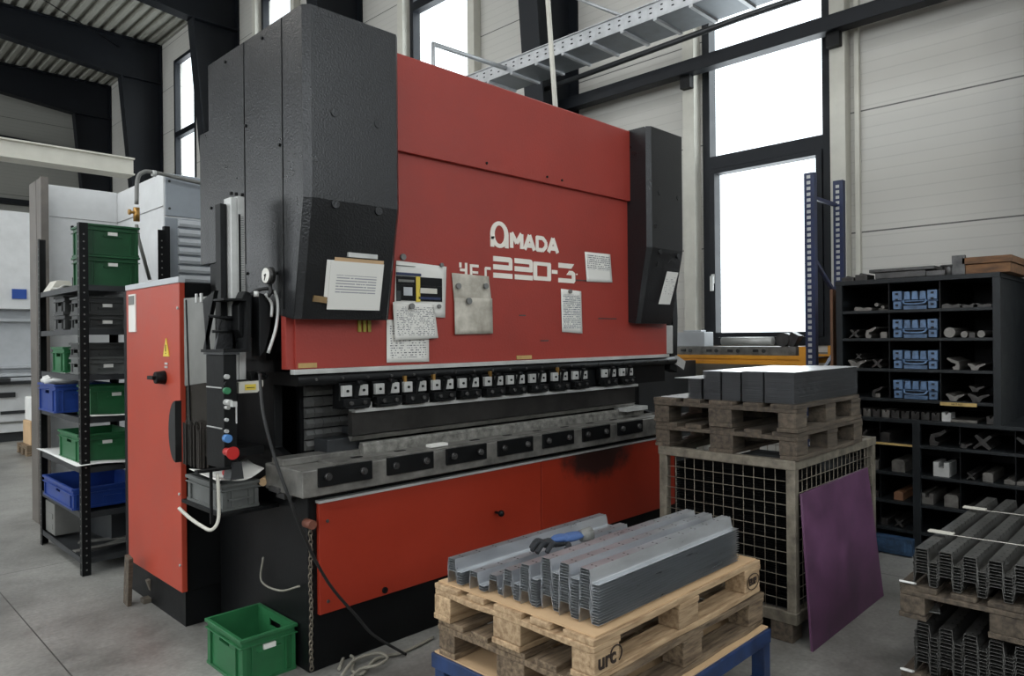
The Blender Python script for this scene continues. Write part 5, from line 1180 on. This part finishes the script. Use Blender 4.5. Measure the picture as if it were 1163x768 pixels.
# things on top of the tool shelf
tag(MB().box(5.72, 6.3, 1.50, 1.84, 2.012, 2.06).box(5.71, 6.3, 1.44, 1.88, 2.06, 2.085).box(5.72, 6.2, 1.38, 1.5, 2.012, 2.05).build('steel_slab', DSTEEL, bev=.004), 'flat grey steel slabs on top of the tool shelf', 'slab')
for y, h, lab in ((2.05, .03, 'small dark part at the left end of the shelf top'), (1.95, .045, 'second small dark part on the shelf top')): tag(MB().box(5.74, 5.9, y-.05, y+.04, 2.011, 2.011+h).cyl((5.75, y, 2.011+h), (5.86, y, 2.011+h), .012).build('machine_part', TL2, bev=.004), lab, 'part')
tag(MB().cyl((5.78, 1.365, 2.011), (5.78, 1.365, 2.075), .04, 20, .045).cyl((5.78, 1.365, 2.075), (5.78, 1.365, 2.085), .06, 20).build('round_fitting', DSTEEL, bev=.002), 'dark round fitting between the slabs and the wooden box', 'fitting')
tag(MB().box(5.73, 5.76, 1.26, 1.34, 2.011, 2.145).prism([(1.25, 2.011), (1.31, 2.011), (1.31, 2.14), (1.28, 2.14)], 'x', 5.76, 6.1).build('angle_bracket', DSTEEL, bev=.002), 'dark angle bracket leaning at the left of the wooden box', 'bracket')
wb = thing('wooden_box', 'brown wooden box with a lid on top of the tool shelf', 'box', (6.0, 1.12, 2.011))
MB().box(5.74, 6.45, 1.00, 1.26, 2.011, 2.075).build('box_body', BOXWOOD, wb, bev=.003); MB().box(5.73, 6.46, .99, 1.28, 2.078, 2.125).build('lid', BOXWOOD, wb, bev=.003)
# brown board between rack and tool shelf
tag(MB().box(5.8, 6.55, 2.18, 2.20, 0, 1.96, rz=0).build('brown_board', BROWN), 'tall brown board standing between the blue rack and the tool shelf', 'board')
# ================================================================== BLUE RACK with orange beam
RK = thing('pallet_rack', 'blue perforated rack uprights with an orange beam before the window', 'rack', (6.5, 3.1, 0))
def rackpost(x, y, h):
    p_ = MB().box(x, x+.06, y-.045, y+.045, 0, h).build('upright', NBLUE, RK, bev=.003)
    m = MB()
    for i in range(int(h/.05)-1):
        z = .05+i*.05; m.box(x-.0015, x+.002, y-.012, y+.02, z, z+.028)
    m.build('slot', BRIGHT, p_)['kind'] = 'stuff'
rackpost(6.2, 2.52, 3.0); rackpost(6.8, 2.50, 3.02); rackpost(6.2, 5.2, 3.0); rackpost(6.8, 5.2, 3.0)
for z_, r_ in ((2.78, 0), (2.1, .55), (1.3, -.55)): MB().box(6.22, 6.85, 2.505, 2.535, z_, z_+.03, ry=r_).build('brace', NBLUE, RK)
for x in (6.2, 6.84): MB().box(x, x+.05, 2.56, 5.15, 1.335, 1.37).box(x+.01, x+.05, 2.56, 5.15, 1.365, 1.385).box(x, x+.05, 2.56, 5.15, 1.385, 1.42).box(x-.005, x+.01, 2.56, 2.62, 1.32, 1.50).build('beam', ORANGE, RK, bev=.003)
MB().box(6.25, 6.84, 2.6, 5.1, 1.39, 1.40).build('deck', DKGREY, RK)
GA = thing('roller_unit', 'steel gauge unit with a long roller lying on the orange rack beam', 'machine part', (6.3, 3.3, 1.42))
MB().box(6.22, 6.5, 2.66, 3.86, 1.42, 1.50).build('base_plate', STEEL, GA, bev=.003)
MB().cyl((6.26, 2.88, 1.55), (6.26, 3.38, 1.55), .038, 24).build('roller', BRIGHT, GA)
MB().box(6.22, 6.4, 3.55, 3.88, 1.50, 1.64).box(6.25, 6.35, 3.6, 3.8, 1.64, 1.66).build('housing', LGREY, GA, bev=.006)
MB().cyl((6.22, 2.78, 1.56), (6.34, 2.78, 1.56), .06, 24).box(6.24, 6.34, 2.66, 2.74, 1.5, 1.62, rx=.5).build('roller_bearing', DSTEEL, GA)
for y in (2.95, 3.2, 3.42, 3.7): MB().cyl((6.21, y, 1.46), (6.225, y, 1.46), .018, 12).box(6.205, 6.22, y+.05, y+.1, 1.45, 1.475).build('screw', DSTEEL, GA)
# ================================================================== LIGHT
W = bpy.data.worlds.new('World'); bpy.context.scene.world = W; W.use_nodes = True; k = N(W)
bg = k.n['Background']; bg.inputs[0].default_value = (.90, .95, 1, 1); bg.inputs[1].default_value = 3.2
def area(name, loc, rot, sx, sy, e, col=(.93, .97, 1)):
    l = bpy.data.lights.new(name, 'AREA'); l.shape = 'RECTANGLE'; l.size = sx; l.size_y = sy; l.energy = e; l.color = col
    o = bpy.data.objects.new(name, l); C.objects.link(o); o.location = loc; o.rotation_euler = rot; return o
for a, b in lw: area('daylight_window', (XL+.02, (a+b)/2, 4.7), (0, -PI/2, 0), 5.0, b-a-.1, 230)
area('daylight_rooflight', ((SKY0+SKY1)/2, 4.5, ZR+.3), (0, 0, 0), SKY1-SKY0, 14.5, 330)
for a, b in added_bw: area('daylight_window', ((a+b)/2, YB+.02, 5.3), (PI/2, 0, 0), b-a-.1, 4.0, 110)  # light of the added back windows, brightens the machine's front faces
for a, b in wins[:4]: area('daylight_window', (XR+.3, (a+b)/2, 5.1), (0, PI/2, 0), 7.0, b-a-.1, 130)
# ================================================================== CAMERA
cd = bpy.data.cameras.new('camera'); cam = bpy.data.objects.new('camera', cd); C.objects.link(cam)
cd.sensor_width = 36; cd.lens = F0/1163*36; cd.clip_start = .05; cd.clip_end = 200
cr = RT*math.cos(ROLL)-UP*math.sin(ROLL); cu = RT*math.sin(ROLL)+UP*math.cos(ROLL)
cam.matrix_world = Matrix(((cr.x, cu.x, -FW.x, 0), (cr.y, cu.y, -FW.y, 0), (cr.z, cu.z, -FW.z, H), (0, 0, 0, 1)))
S = bpy.context.scene; S.camera = cam
S.view_settings.view_transform = 'Standard'; S.view_settings.look = 'None'; S.view_settings.gamma = 1; S.view_settings.use_curve_mapping = False
S.view_settings.exposure = -.42
